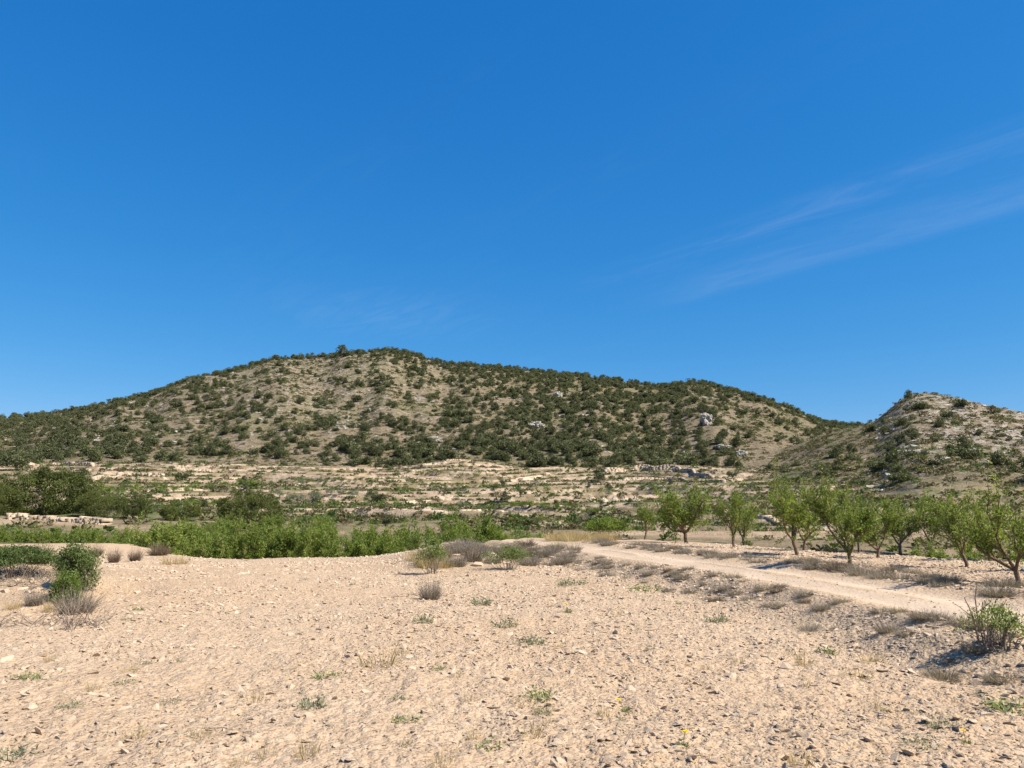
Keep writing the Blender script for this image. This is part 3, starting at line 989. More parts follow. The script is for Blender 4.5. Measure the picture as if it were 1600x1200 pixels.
PN = [pine_mesh(400 + i, 18 + 2 * (i % 4), 48, 0.11, (0.40 + .05 * (i % 3), 0.42, 0.55), 0.44, None, 0.19) for i in range(7)]
PNJ = [joined(a, b) for a, b in PN]
PT = [pine_mesh(430 + i, 16, 42, 0.08, (0.24, 0.24, 0.55), 0.45, None, 0.12) for i in range(2)]     # slim dark ones
BIG = [pine_mesh(450 + i, (190, 130, 190)[i], (320, 260, 280)[i], 0.028, ((1.02, 0.9, 0.55), (0.80, 0.8, 0.55), (1.05, 0.95, 0.52))[i], 0.42, M_PINEN, (0.15, 0.16, 0.12)[i], True, 0.02, ((0.68, 0.98), (0.6, 0.98), (0.82, 0.98))[i]) for i in range(3)]
OLV = [pine_mesh(470 + i, 14, 60, 0.08, (0.5, 0.5, 0.5), 0.48, M_OLIVE, 0.2, True, 0.15) for i in range(2)]

for px, py, w, h, k, rz, d, lab in (
        (66, 806, 132, 68, 0, 0.3, 92, 'huge dark spreading pine tree at the far left behind the orchard'),
        (0, 806, 56, 46, 1, 2.2, 89, 'lower olive-green pine at the left photo edge, against the huge pine'),
        (150, 806, 55, 38, 1, 1.2, 86, 'small rounded dark pine right beside the huge spreading pine'),
        (207, 808, 52, 36, 1, 4.1, 85, 'small dark pine between the huge pine and the flat low pine'),
        (280, 808, 58, 22, 2, 0.8, 84, 'flat low dark pine left of the dome-shaped one'),
        (391, 812, 108, 47, 2, 5.0, 82, 'dome-shaped dense olive-green pine behind the middle of the sunken orchard'),
        ):
    p = at_dist(px, d)
    tm, cr = BIG[k]
    ww = np.percentile(np.abs(coords(cr)[:, 0]), 99) * 2
    sy = w / FPX * d / ww; 
    top = EYE + (d * (800 - (py - h)) / FPX)
    sz_ = max(top - p.z, 1.5)
    thing('pine_tree', [('trunk', tm), ('crown', cr)], p, rz, (sy, sy, sz_), lab, 'tree', 'dark pines behind the sunken orchard')

# special trees on the skyline
special = [(535, 557, 21, 'large lone pine standing out on the skyline left of the summit', 1.15),
           (1420, 622, 16, 'lone pine on the top of the rocky right hill', 0.8),
           (560, 553, 11, 'pair-forming pine on the skyline just right of the large lone pine', 1.0),
           (1500, 634, 14, 'wide pine on the skyline right of the rocky summit', 1.2),
           (937, 752, 26, 'dark upright pine at the left end of the pale quarry-like bank', 0.8)]
for px, py, hp, lab, wd in special:
    p = on_ground(px, py + 2, 100)
    s = hp / FPX * math.hypot(p.x, p.y)
    tm, cr = PN[int(px) % 7]
    thing('pine_tree', [('trunk', tm), ('crown', cr)], p - Vector((0, 0, 0.3)), px, (s * wd, s * wd, s), lab, 'tree', 'pines that stand out')


def hill_trees():
    rng = np.random.default_rng(33)
    N = 44000
    az = rng.uniform(-0.70, 0.70, N)
    u = rng.uniform(0, 1, N)
    r = 150 + u * 545
    x, y = r * np.sin(az), r * np.cos(az)
    z = height(x, y, False)
    px, py = project(x, y, z)
    # visible only if nothing nearer on the same bearing stands higher
    vis = np.ones(N, bool)
    for f in (0.35, 0.5, 0.62, 0.72, 0.8, 0.87, 0.93, 0.97):
        zz = height(x * f, y * f, False)
        vis &= ((zz - EYE) / (r * f) < (z + 3 - EYE) / r)
    te2 = np.interp(az, RIGHT[0], RIGHT[1]); 
    onright = (px > 1150) & (r < 365) & (z > 6 + 0 * r) & (r > 170)
    dens = np.zeros(N)
    main = (r > 283 + 22 * fbm(x / 45 + 2, y / 45, 2) + 5 * spurs(x, y)) & ~((px > 1240) & (r < 365))
    cl = fbm(x / 55, y / 55, 3) ; cl2 = fbm(x / 18 + 4, y / 18, 2)
    t = (r - 290) / 400
    d = 0.27 + 0.20 * sstep(640, 800, px) + 0.20 * cl + 0.26 * cl2
    d = d + 0.16 * np.exp(-((px - 870) / 170) ** 2)
    d = d * (0.55 + 0.45 * sstep(-0.06, 0.06, t)) + 0.65 * sstep(0.9, 0.985, t)                                  # wooded ridge
    d = d + 0.04 * np.exp(-((t - 0.06) / 0.10) ** 2) * (px < 1030) * (px > 140)   # belt of pines at the foot
    d = d - 0.35 * np.exp(-((px - 1180) / 80) ** 2) * (t < 0.6)
    d = d - 0.12 * np.exp(-((px - 440) / 120) ** 2) * (t > 0.3) * (t < 0.9)
    d = d + 0.25 * sstep(200, 60, px)
    dens = np.where(main, np.clip(d, 0.02, 1), 0)
    dens = np.where(onright, np.clip(0.045 + 0.05 * cl + 0.05 * sstep(1450, 1560, px), 0.0, 0.12), dens)
    keep = vis & (rng.uniform(0, 1, N) < dens * 0.42)
    x, y, z, r, px, py, onright, t = [v[keep] for v in (x, y, z, r, px, py, onright, t)]
    n = len(x)
    h = 1.5 + 3.2 * rng.uniform(0, 1, n) ** 1.3 + 0.7 * np.exp(-((t - 0.05) / 0.1) ** 2) + 0.6 * sstep(0.9, 1, t)
    h = np.where(onright, rng.uniform(1.8, 4.2, n), h)
    w = h * rng.uniform(0.85, 1.3, n)
    rz = rng.uniform(0, 6.28, n); k = rng.integers(0, 7, n)
    size = h / r * ((px > 0) & (px < 1600))
    order = np.argsort(-size)
    for q, i in enumerate(order[:300]):
        loc = (x[i], y[i], z[i] - 0.15 - 0.1 * h[i] * 0.5)
        size_w = 'tall' if h[i] > 4.6 else 'small' if h[i] < 2.8 else 'medium'
        if onright[i]:
            where = 'on the rocky right hill ' + ('left of its summit' if px[i] < 1400 else 'below its summit' if px[i] < 1500 else 'near the right photo edge')
        else:
            marks = ((130, 'above the huge spreading pine'), (260, 'above the grey stony bank'), (400, 'above the dome-shaped pine'), (520, 'above the olive trees'),
                     (640, 'below the skyline lone pine'), (760, 'above the terraced spur'), (880, 'in the wood right of the spur'), (1000, 'in the wood by the upright pine'),
                     (1100, 'above the broad pale bank'), (1200, 'right of the white rock tower'), (9999, 'near the saddle'))
            where = 'at the big hill foot ' + [m_[1] for m_ in marks if px[i] < m_[0]][0]
        lab, grp = '%s dark pine %s' % (size_w, where), 'pines ' + where
        sc = (w[i], w[i], h[i])
        if True:
            thing('pine_tree', [('trunk', PN[k[i]][0]), ('crown', PN[k[i]][1])], loc, rz[i], sc, lab, 'tree', grp)
    m = order[300:]
    scatter('hillside_wood', np.c_[x, y, z - 0.3][m], np.c_[0 * rz, 0 * rz, rz][m], np.c_[w, w, h][m], k[m], PNJ,
            'far dark pines covering the upper slopes and ridge of the hill', 'wood')
    return n


N_TREES = hill_trees()


def bushlet(seed, mat, n=46, leaf=0.34):
    rng = np.random.default_rng(seed)
    d = unit(rng.normal(size=(n, 3)) + np.array([0, 0, 0.5]))
    d[:, 2] = np.abs(d[:, 2])
    cen = d * rng.uniform(0.25, 0.5, (n, 1)) * np.array([1, 1, 0.9])
    V, F, T = leaves(cen, unit(d + rng.normal(0, .6, (n, 3))), unit(rng.normal(0, 1, (n, 3)) + np.array([0, 0, 1])),
                     leaf * rng.uniform(.6, 1.3, n), leaf * .6 * rng.uniform(.6, 1.3, n), rng.uniform(0, 1, n))
    return make_mesh('bushlet', V, F, mat, False, {'tint': T})


BUSHLETS = [bushlet(500 + i, M_SCRUB) for i in range(4)] + [bushlet(510 + i, M_SHRUB) for i in range(2)]


def hill_scrub():
    rng = np.random.default_rng(44)
    N = 80000
    az = rng.uniform(-0.68, 0.68, N); r = 125 + 560 * rng.uniform(0, 1, N) ** 0.8
    x, y = r * np.sin(az), r * np.cos(az); z = height(x, y, False)
    px, py = project(x, y, z)
    cl = fbm(x / 25, y / 25, 3)
    keep = (rng.uniform(0, 1, N) < np.clip(0.42 + 0.6 * cl, 0.05, 1)) & ((r > 310) | ((px > 1150) & (r > 150) & (rng.uniform(0, 1, N) < 0.45)) | (rng.uniform(0, 1, N) < 0.12))
    x, y, z, r, px = [v[keep] for v in (x, y, z, r, px)]
    n = len(x)
    s = 0.5 + 1.5 * rng.uniform(0, 1, n) ** 1.6
    idx = np.where(rng.uniform(0, 1, n) < np.where((px > 1180) & (r < 365), 0.9, 0.66), rng.integers(0, 4, n), rng.integers(4, 6, n))
    scatter('hill_scrub', np.c_[x, y, z - 0.05], np.c_[0 * x, 0 * x, rng.uniform(0, 6.28, n)], np.c_[s * 1.3, s * 1.3, s * rng.uniform(.6, 1.0, n)], idx, BUSHLETS,
            'low brown and olive scrub dotted over the hill slopes', 'scrub')


hill_scrub()


def hill_rocks():
    rng = np.random.default_rng(55)
    N = 26000
    az = rng.uniform(-0.66, 0.66, N); r = 160 + 520 * rng.uniform(0, 1, N)
    x, y = r * np.sin(az), r * np.cos(az); z = height(x, y, False)
    px, py = project(x, y, z)
    cl = fbm(x / 22 + 9, y / 22, 4)
    right = (px > 1340) & (r < 365)
    d = np.where(right, 0.45 * sstep(0.1, 0.6, cl + 0.35), 0.0) * sstep(150, 220, r)
    d = np.where((r > 320) & ~right & (px < 1150), 0.55 * sstep(0.12, 0.6, cl + 0.10 * np.exp(-((px - 480) / 200) ** 2)), d)
    keep = rng.uniform(0, 1, N) < d
    x, y, z, r = [v[keep] for v in (x, y, z, r)]
    n = len(x)
    s = rng.uniform(0.4, 1.0, n) ** 2 * 2.6
    meshes = []
    for i in range(6):
        m_ = STONES[i].copy(); m_.materials.clear(); m_.materials.append(M_OUTCROP); meshes.append(m_)
    scatter('hill_rocks', np.c_[x, y, z], np.c_[rng.normal(0, .2, (n, 2)), rng.uniform(-0.5, 0.5, n)], np.c_[s * 1.6, s, s * .9], rng.integers(0, 6, n), meshes,
            'pale limestone rocks breaking through the hill slopes', 'rocks')


hill_rocks()

# ------------------------------------------------------------------ terraced valley: walls, heaps, small trees
def stone_wall(name, pts_px, hgt, thick, label, seed, mat=None):
    """rough dry-stone wall along a line on the ground, blocks uneven in depth and height"""
    rng = np.random.default_rng(seed)
    P = [on_ground(a, b, 50) for a, b in pts_px]
    poly = np.array([(p.x, p.y) for p in P])
    L = np.hypot(*np.diff(poly, axis=0).T).sum()
    nseg = max(int(L / 0.8), 6)
    D = _dense(poly, nseg)
    D[:, 0] += 0.25 * fbm(D[:, 0] / 4, D[:, 1] / 4, 2)
    D[:, 1] += 0.6 * fbm(D[:, 0] / 6 + 5, D[:, 1] / 6, 2)
    V, F = [], []
    rows = max(int(hgt / (0.45 if poly[0][1] > 100 else 0.16)), 2)
    h0 = hgt / rows
    cum = np.r_[0, np.cumsum(np.hypot(*np.diff(D, axis=0).T))]
    zg = height(D[:, 0], D[:, 1])
    off = 0
    def at(u):
        return np.array([np.interp(u, cum, D[:, 0]), np.interp(u, cum, D[:, 1])]), np.interp(u, cum, zg)
    for k in range(rows):
        u = rng.uniform(0, 0.5)
        while u < cum[-1] - 0.5:
            ln = rng.uniform(0.5, 1.6) if poly[0][1] > 100 else rng.uniform(0.2, 0.6); u2 = min(u + ln, cum[-1])
            top = 1.02 + 0.4 * float(fbm(np.array([u / 9.0 + seed]), np.array([0.3]), 3)[0])
            if (k + 0.5) / rows < top + rng.normal(0, .06):
                (a, za), (b, zb) = at(u), at(u2)
                t = (b - a) / (np.linalg.norm(b - a) + 1e-9)
                nrm = np.array([t[1], -t[0]])
                if nrm[1] > 0: nrm = -nrm
                o0 = rng.uniform(-0.12, 0.12) - 0.28 * k * h0
                e1, e2 = o0, o0 + rng.uniform(-.08, .08)
                dz1 = rng.uniform(-.05, .08)
                for z0, z1, sh in ((0, 1, 0),):
                    lo, hi = k * h0 - 0.20, (k + 1) * h0 - 0.15 + dz1
                    for zz in (lo, hi):
                        for q, e, zq in ((a + t * .02, e1, za), (b - t * .02, e2, zb), (b - t * .02, -thick, zb), (a + t * .02, -thick, za)):
                            w = q + nrm * e
                            V.append((w[0] + rng.normal(0, .03), w[1] + rng.normal(0, .03), zq + zz + rng.normal(0, .04)))
                F += [[off, off + 1, off + 5, off + 4], [off + 1, off + 2, off + 6, off + 5], [off + 2, off + 3, off + 7, off + 6],
                      [off + 3, off, off + 4, off + 7], [off + 4, off + 5, off + 6, off + 7]]
                off += 8
            u = u2
    me = make_mesh(name, np.array(V), np.array(F), mat or M_WALL)
    return tag(obj(name, me), label, 'wall', 'old terrace walls in the valley')


walls = [
    ([(945, 738), (1000, 735), (1060, 737), (1110, 748)], 2.6, 'broad pale terrace bank at the hill foot right of the dark upright pine'),
    ([(965, 752), (1040, 750), (1130, 755)], 1.4, 'lower terrace wall under the broad pale bank'),
    ([(270, 733), (330, 738)], 2.2, 'pinkish terrace wall among pines at the left hill foot'),
    ([(45, 727), (90, 727), (140, 729)], 2.0, 'topmost pale terrace wall at the far left above the huge pine'),
    ([(40, 736), (140, 738)], 1.2, 'second terrace wall at the far left above the huge pine'),
    ([(140, 752), (200, 744), (255, 750)], 1.8, 'grey stony terrace bank right of the huge pine'),
    ([(265, 768), (330, 766), (420, 762), (470, 760)], 1.1, 'long pale terrace wall above the dome-shaped pine'),
    ([(230, 782), (300, 779), (345, 781)], 1.0, 'short terrace wall left of the dome-shaped pine'),
    ([(0, 812), (60, 813), (120, 818), (160, 821)], 1.1, 'pale broken bank in front of the huge pine at far left'),
    ([(660, 728), (700, 721), (728, 722)], 1.3, 'curved top terrace wall on the spur below the summit'),
    ([(640, 738), (700, 735), (760, 738)], 1.1, 'second terrace wall down on the spur below the summit'),
    ([(560, 748), (640, 746), (720, 747)], 1.0, 'long terrace wall low on the spur below the summit'),
    ([(460, 800), (560, 797), (650, 798)], 0.7, 'long low tan bank right of the dome-shaped pine'),
    ([(720, 800), (800, 798), (900, 800)], 0.7, 'low pale wall crossing the valley behind the tallest end tree'),
    ([(830, 756), (900, 758), (960, 760)], 0.8, 'low terrace wall left of the pale earth heaps'),
    ([(1010, 808), (1100, 812), (1200, 818), (1300, 822)], 0.8, 'terrace wall seen between the orchard trunks'),
    ([(1100, 790), (1250, 797), (1400, 806)], 0.9, 'upper terrace wall seen through the orchard crowns'),
    ([(850, 815), (950, 817), (1030, 820)], 0.6, 'low pale wall left behind the sparse almond tree'),
]
for k, (pl, hh, lab) in enumerate(walls):
    stone_wall('terrace_wall', pl, hh * 0.62, 1.2, lab, 600 + k)

# row of pale earth heaps
def heap_mesh(seed):
    rng = np.random.default_rng(seed)
    n, k = 10, 18
    V = [(0, 0, 1.0)]
    for i in range(1, n + 1):
        for j in range(k):
            a = 2 * PI * j / k; rr = i / n
            V.append((rr * math.cos(a) * (1 + .12 * rng.normal() * rr), rr * math.sin(a), (1 - rr) ** 1.2 * (1 + .15 * rng.normal()) - 0.05 * (i == n) * 4))
    F = []
    for i in range(1, n):
        for j in range(k):
            F.append((1 + (i - 1) * k + j, 1 + i * k + j, 1 + i * k + (j + 1) % k, 1 + (i - 1) * k + (j + 1) % k))
    me = bpy.data.meshes.new('heap')
    me.from_pydata(V, [], F + [(0, 1 + j, 1 + (j + 1) % k) for j in range(k)]); me.materials.append(M_VALLEYHEAP)
    return me


M_VALLEYHEAP = mat_plain('pale_earth', (0.403, 0.310, 0.216), (0.490, 0.389, 0.288), 3, 0.95, 0.1)
HEAPS = [heap_mesh(i) for i in range(3)]
for k, px in enumerate((925, 943, 960, 977, 993)):
    p = on_ground(px, 782, 50)
    s = math.hypot(p.x, p.y) / FPX
    tag(obj('earth_heap', HEAPS[k % 3], None, p - Vector((0, 0, 0.35)), k * 1.3, (s * 11.5, s * 10, s * 9)),
        'pale earth heap in the valley, %s from the left of five in a row' % words[k], 'heap', 'row of pale earth heaps')

# pale farm paths in the valley
def ribbon(name, pts_px, width, mat, rmin=50):
    P = [on_ground(a, b, rmin) for a, b in pts_px]
    D = _dense(np.array([(p.x, p.y) for p in P]), 60)
    T = unit(np.gradient(D, axis=0)); Nn = np.c_[T[:, 1], -T[:, 0]]
    rng = np.random.default_rng(3)
    cols = []
    for e in (-1, -0.4, 0.4, 1):
        q = D + Nn * e * (width / 2) * (1 + 0.15 * rng.normal(size=(len(D), 1)))
        cols.append(np.c_[q, height(q[:, 0], q[:, 1]) + (0.18 if abs(e) < 1 else 0.0)])
    V = np.stack(cols, 1).reshape(-1, 3)
    i = np.arange(len(D) - 1)[:, None] * 4; j = np.arange(3)[None, :]
    F = np.stack([i + j, i + j + 1, i + j + 5, i + j + 4], -1).reshape(-1, 4)
    return tag(obj(name, make_mesh(name, V, F, mat, True)), kind='structure')


ribbon('path', [(640, 786), (665, 795), (690, 806), (712, 813)], 2.6, M_VALLEYHEAP)
ribbon('path', [(640, 789), (660, 783), (690, 777)], 2.0, M_VALLEYHEAP)
ribbon('path', [(798, 752), (830, 746), (860, 742)], 2.6, M_VALLEYHEAP)

# small trees of the valley
ROUND = [pine_mesh(480 + i, 12, 44, 0.10, (0.55, 0.55, 0.5), 0.5, M_SHRUB, 0.22, True, 0.12) for i in range(3)]
YOUNG = [pine_mesh(490 + i, 9, 34, 0.12, (0.45, 0.45, 0.38), 0.62, M_ALMOND, 0.2, True, 0.32) for i in range(3)]


def small(name, pr, px, py, hp, lab, cat, grp, wd=1.0, rmin=50):
    p = on_ground(px, py, rmin)
    s = hp / FPX * math.hypot(p.x, p.y)
    return thing(name, [('trunk', pr[0]), ('crown', pr[1])], p - Vector((0, 0, 0.05)), random.uniform(0, 6.28), (s * wd, s * wd, s), lab, cat, grp)


for k, (px, py, hp) in enumerate(((437, 780, 14), (452, 783, 15), (470, 785, 15), (490, 782, 16), (517, 775, 13), (533, 776, 13), (551, 780, 15), (575, 779, 10))):
    small('olive_tree', OLV[k % 2], px, py, hp, 'round grey-green olive tree, %s from the left right of the dome-shaped pine' % words[k], 'tree', 'olive trees in the valley')
for px, py, hp, wd, lab in ((787, 762, 22, .8, 'dark upright bush in the valley, upper of two stacked below the spur'), (789, 787, 18, .9, 'dark bush below the upper dark upright bush in the valley'),
                            (813, 778, 20, .7, 'slim dark conifer in the valley right of the stacked bushes'), (870, 797, 15, .8, 'small dark conifer in the valley left of the earth heaps'),
                            (940, 800, 17, .8, 'pointed dark conifer below the pale earth heaps'), (715, 812, 16, 1.0, 'dark green tree where the valley path ends'),
                            (590, 785, 14, 1.3, 'dark shrub right of the row of olive trees'), (605, 822, 18, 1.2, 'dark bush behind the sunken orchard, left of the valley path'),
                            (25, 733, 26, 1.4, 'dark broad pine above the huge pine at the left edge'), (125, 752, 20, 1.2, 'dark round pine peeping over the right shoulder of the huge pine')):
    tm, cr = PT[int(px) % 2] if wd < 0.85 else PN[int(px) % 7]
    p = on_ground(px, py, 50); s = hp / FPX * math.hypot(p.x, p.y)
    thing('pine_tree', [('trunk', tm), ('crown', cr)], p, px, (s * wd, s * wd, s), lab, 'tree', 'dark trees dotted in the valley')

rows = [  # picture lines of terrace planting: start, end, number, picture height, label, group
    ((140, 768), (260, 765), 16, 10, 'young green tree in the strip right of the huge pine'),
    ((150, 774), (420, 762), 26, 10, 'young green tree in the long strip above the dome-shaped pine'),
    ((250, 797), (345, 792), 10, 13, 'green bush on the terrace left of the dome-shaped pine'),
    ((590, 768), (760, 762), 18, 7, 'low green bush in the strip below the summit spur'),
    ((440, 755), (640, 752), 18, 6, 'little bush along the terraces left of the summit spur'),
    ((640, 742), (770, 746), 14, 7, 'little tree standing on the summit spur terraces'),
    ((700, 797), (800, 792), 12, 8, 'green bush on the terrace behind the tallest end tree'),
    ((800, 792), (960, 806), 26, 10, 'green bush in the strip below the pale earth heaps'),
    ((830, 768), (960, 770), 14, 7, 'little tree on the terrace above the earth heaps'),
    ((1000, 765), (1130, 770), 14, 9, 'green bush on the terrace below the broad pale bank'),
    ((480, 796), (620, 792), 10, 9, 'yellowish young tree on the tan bank right of the olives'),
    ((800, 818), (930, 822), 12, 10, 'young tree on the pale terrace near the track end'),
    ((960, 828), (1060, 832), 8, 10, 'low bush on the terrace behind the sparse almond tree'),
    ((1080, 800), (1400, 815), 18, 10, 'young tree on the terraces seen through the orchard'),
    ((1200, 845), (1600, 862), 9, 9, 'green weed bush just behind the orchard soil'),
    ((1150, 770), (1300, 780), 10, 8, 'bush on the slope foot behind the orchard crowns'),
]
for (a, b, n, hp, lab) in rows:
    for k in range(n):
        f = (k + random.uniform(-.35, .35)) / max(n - 1, 1)
        me = random.choice(YOUNG + ROUND[:1])
        small('young_tree', me, a[0] + (b[0] - a[0]) * f, a[1] + (b[1] - a[1]) * f + random.uniform(-2, 2), hp * random.uniform(0.65, 1.2), lab, 'tree', lab + ' row', random.uniform(0.9, 1.5))


rv = random.Random(31)
for k in range(46):
    px, py = rv.uniform(150, 1300), rv.uniform(744, 808)
    pr, nm, wd, lab = rv.choice(((PN[k % 7], 'pine_tree', rv.uniform(.7, 1.0), 'small dark pine'), (OLV[k % 2], 'olive_tree', 1.1, 'grey-green olive tree'), (ROUND[k % 3], 'round_bush', 1.3, 'round green bush')))
    side_w = 'left of the olive row' if px < 430 else 'below the summit spur' if px < 800 else 'around the earth heaps' if px < 1020 else 'behind the right orchard'
    lev = 'on the upper terraces' if py < 765 else 'on the middle terraces' if py < 787 else 'on the lower terraces'
    small(nm, pr, px, py, rv.uniform(7, 15), '%s %s %s' % (lab, lev, side_w), 'tree' if 'tree' in nm else 'bush', 'scattered %ss %s' % (lab, side_w), wd)


def valley_scrub():
    rng = np.random.default_rng(66)
    N = 36000
    az = rng.uniform(-0.68, 0.68, N); r = 62 + 260 * rng.uniform(0, 1, N) ** 0.9
    x, y = r * np.sin(az), r * np.cos(az); z = height(x, y, False)
    cl = fbm(x / 60, y / 22, 3) * 1.3
    zv = np.interp(r, VR, VZ); fr = terrace(zv, x, y)[1]
    keep = rng.uniform(0, 1, N) < np.clip(0.22 + 0.7 * cl + 0.5 * (fr > 0.82), 0.03, 1) * np.where((az > 0.18) & (r < 115), 0.35, 1.0)
    x, y, z, r = [v[keep] for v in (x, y, z, r)]
    n = len(x); s = 0.2 + 1.25 * rng.uniform(0, 1, n) ** 2.2
    idx = np.where(rng.uniform(0, 1, n) < 0.5, rng.integers(0, 4, n), rng.integers(4, 6, n))
    scatter('valley_weeds', np.c_[x, y, z], np.c_[0 * x, 0 * x, rng.uniform(0, 6.28, n)], np.c_[s * 1.3, s * 1.3, s], idx, BUSHLETS,
            'low weeds and dry scrub covering the valley terraces', 'weeds')


valley_scrub()

# white rock outcrop on the big hill, ledges elsewhere
def outcrop(px, py, wpx, hpx, label, seed):
    rng = np.random.default_rng(seed)
    p = on_ground(px, py, 120)
    d = math.hypot(p.x, p.y); w = wpx / FPX * d; h = hpx / FPX * d
    bm = bmesh.new()
    bmesh.ops.create_icosphere(bm, subdivisions=4, radius=1.0)
    for v in bm.verts:
        c = np.array(v.co)
        n = fbm(np.array([c[0] * 1.6 + seed]), np.array([c[2] * 1.6 + c[1]]), 4, .6)[0]
        n2 = fbm(np.array([c[0] * 5 + seed]), np.array([c[2] * 4 - c[1] * 3]), 2)[0]
        k = 1 + 0.42 * n + 0.16 * abs(n2)
        v.co = Vector((c[0] * w * .5 * k, c[1] * w * .35 * k, c[2] * h * .62 * k + h * .3))
    me = bpy.data.meshes.new('rock'); bm.to_mesh(me); bm.free(); me.materials.append(M_OUTCROP)
    return tag(obj('rock_outcrop', me, None, p, 0), label, 'rock', 'pale rock outcrops')


for k, (px, py, w, h, lab) in enumerate(((1104, 664, 17, 18, 'white rock tower among pines on the right flank of the big hill'),
                                        (872, 622, 12, 10, 'pale rock face among pines right of the summit'), (838, 668, 22, 9, 'pale rock ledge low in the dense wood right of the summit'),
                                        (1130, 702, 26, 7, 'low white ledge below the white rock tower'), (676, 690, 26, 8, 'flat white ledge on the slope below the summit'),
                                        (1158, 712, 16, 9, 'white boulder group right below the low white ledge'))):
    outcrop(px, py, w, h, lab, 20 + k)

# ------------------------------------------------------------------ scrub, grass and herbs of the field
def tuft(seed, n, hgt, spread, width, mat, droop=0.15, radius=0.3, leafn=0, leaf=0.02):
    """a tuft of stalks: height about hgt"""
    rng = np.random.default_rng(seed)
    a = rng.uniform(0, 2 * PI, n); q = np.sqrt(rng.uniform(0, 1, n)) * radius
    base = np.c_[np.cos(a) * q, np.sin(a) * q, np.full(n, -0.02)]
    lean = rng.uniform(0, 1, n) ** 0.7 * spread
    d = np.c_[np.cos(a + rng.normal(0, .6, n)) * lean, np.sin(a + rng.normal(0, .6, n)) * lean, np.ones(n)]
    L = hgt * rng.uniform(0.35, 1.1, n) * (1.08 - 0.3 * np.clip(lean / max(spread, .01), 0, 1) ** 2)
    V, F, T = blades(base, d, L, width * rng.uniform(.6, 1.4, n), droop * rng.uniform(0, 2, n), rng.uniform(0, 1, n), rng)
    if leafn:
        k = rng.integers(0, n, leafn); t = rng.uniform(0.25, 1.0, leafn)
        c = base[k] + unit(d[k]) * (L[k] * t)[:, None] + rng.normal(0, 0.015, (leafn, 3))
        v2, f2, t2 = leaves(c, unit(rng.normal(size=(leafn, 3)) + unit(d[k])), unit(rng.normal(size=(leafn, 3)) + np.array([0, 0, 1])),
                            leaf * rng.uniform(.7, 1.4, leafn), leaf * .4 * rng.uniform(.7, 1.4, leafn), rng.uniform(0, 1, leafn))
        F = np.concatenate([F, f2 + len(V)]); V = np.concatenate([V, v2]); T = np.concatenate([T, t2])
    return make_mesh('tuft', V, F, mat, False, {'tint': T})


T_GREY = [tuft(700 + i, 520, 0.45, 1.5, 0.007, M_GREY, 0.12, 0.20, 420, 0.03) for i in range(4)]
T_BROWN = [tuft(710 + i, 760, 0.62, 1.7, 0.009, M_BROWN, 0.06, 0.22, 500, 0.03) for i in range(2)]
T_STRAW = [tuft(720 + i, 260, 0.45, 0.55, 0.006, M_STRAW, 0.18, 0.25) for i in range(3)]
T_HERB = [tuft(730 + i, 90, 0.10, 1.1, 0.005, M_HERB, 0.1, 0.06, 150, 0.022) for i in range(4)]
T_HERBG = [tuft(740 + i, 80, 0.09, 1.2, 0.005, M_HERBG, 0.1, 0.06, 140, 0.024) for i in range(3)]
T_DRY = [tuft(750 + i, 60, 0.16, 0.8, 0.0035, M_STRAW, 0.1, 0.06, 20, 0.015) for i in range(3)]
_unused = [] if True else [tuft(760, 900, 1.0, 0.45, 0.010, M_BROOM, 0.05, 0.28, 2600, 0.05), tuft(761, 800, 1.0, 0.5, 0.010, M_SHRUB, 0.05, 0.3, 2600, 0.05)]


def plant(name, me, px, py, sc, lab, cat, grp=None, wd=1.0, jit=0.02):
    p = on_ground(px, py)
    o = obj(name, me, None, p - Vector((0, 0, jit)), random.uniform(0, 6.28), (sc * wd, sc * wd, sc))
    return tag(o, lab, cat, grp)


# banks of dry scrub along both sides of the track, each tuft its own
rs = random.Random(9)
def along_track(y, off):
    cx = float(np.interp(y, TRD[:, 1], TRD[:, 0]))
    return cx + off / 0.97, y


for side, lab, grp in ((-1, 'grey dry scrub tuft on the near bank between field and track', 'dry scrub on the near track bank'),
                       (1, 'grey dry scrub tuft on the far bank between track and orchard', 'dry scrub on the far track bank')):
    y = 7.6
    while y < 34:
        for q in range(3):
            off = side * (1.72 + rs.uniform(-0.5, 0.75))
            x, yy = along_track(y + rs.uniform(-.3, .3), off)
            me = rs.choice(T_GREY * 4 + T_STRAW[:1] + T_BROWN[:1])
            s = rs.uniform(0.28, 0.62) * (0.75 if me in T_BROWN or me in T_STRAW else 1)
            s *= 0.72 if side < 0 else 1.05
            o = obj('dry_scrub', me, None, (x, yy, hz(x, yy) - 0.02), rs.uniform(0, 6.28), (s * 1.35, s * 1.35, s * 0.85))
            hue = 'brown' if me in T_BROWN else 'straw coloured' if me in T_STRAW else 'grey'
            big = 'large' if s > 0.48 else 'small' if s < 0.34 else 'medium'
            where = 'by the twiggy shrub' if yy < 11 else 'at the nearest orchard trunks' if yy < 15 else 'before the straight-trunked tree' if yy < 19.5 else 'towards the left orchard end' if yy < 26 else 'at the far track end'
            tag(o, '%s %s dry scrub tuft on the %s bank %s' % (big, hue, 'near' if side < 0 else 'far', where), 'scrub', '%s scrub %s' % (grp, where))
        y += rs.uniform(0.42, 0.85)
for k in range(62):       # the heap at the end of the near bank
    px, py = rs.uniform(655, 900), rs.uniform(852, 888)
    if py > 890 - (px - 655) * 0.02: continue
    me = rs.choice(T_GREY * 3 + T_BROWN + T_STRAW)
    plant('dry_scrub', me, px, py, rs.uniform(0.45, 0.9), ('brown' if me in T_BROWN else 'straw coloured' if me in T_STRAW else 'grey') + ' scrub tuft on the earth heap, ' + ('left flank' if px < 730 else 'middle' if px < 820 else 'right flank'), 'scrub', 'scrub on the earth heap', 1.2)
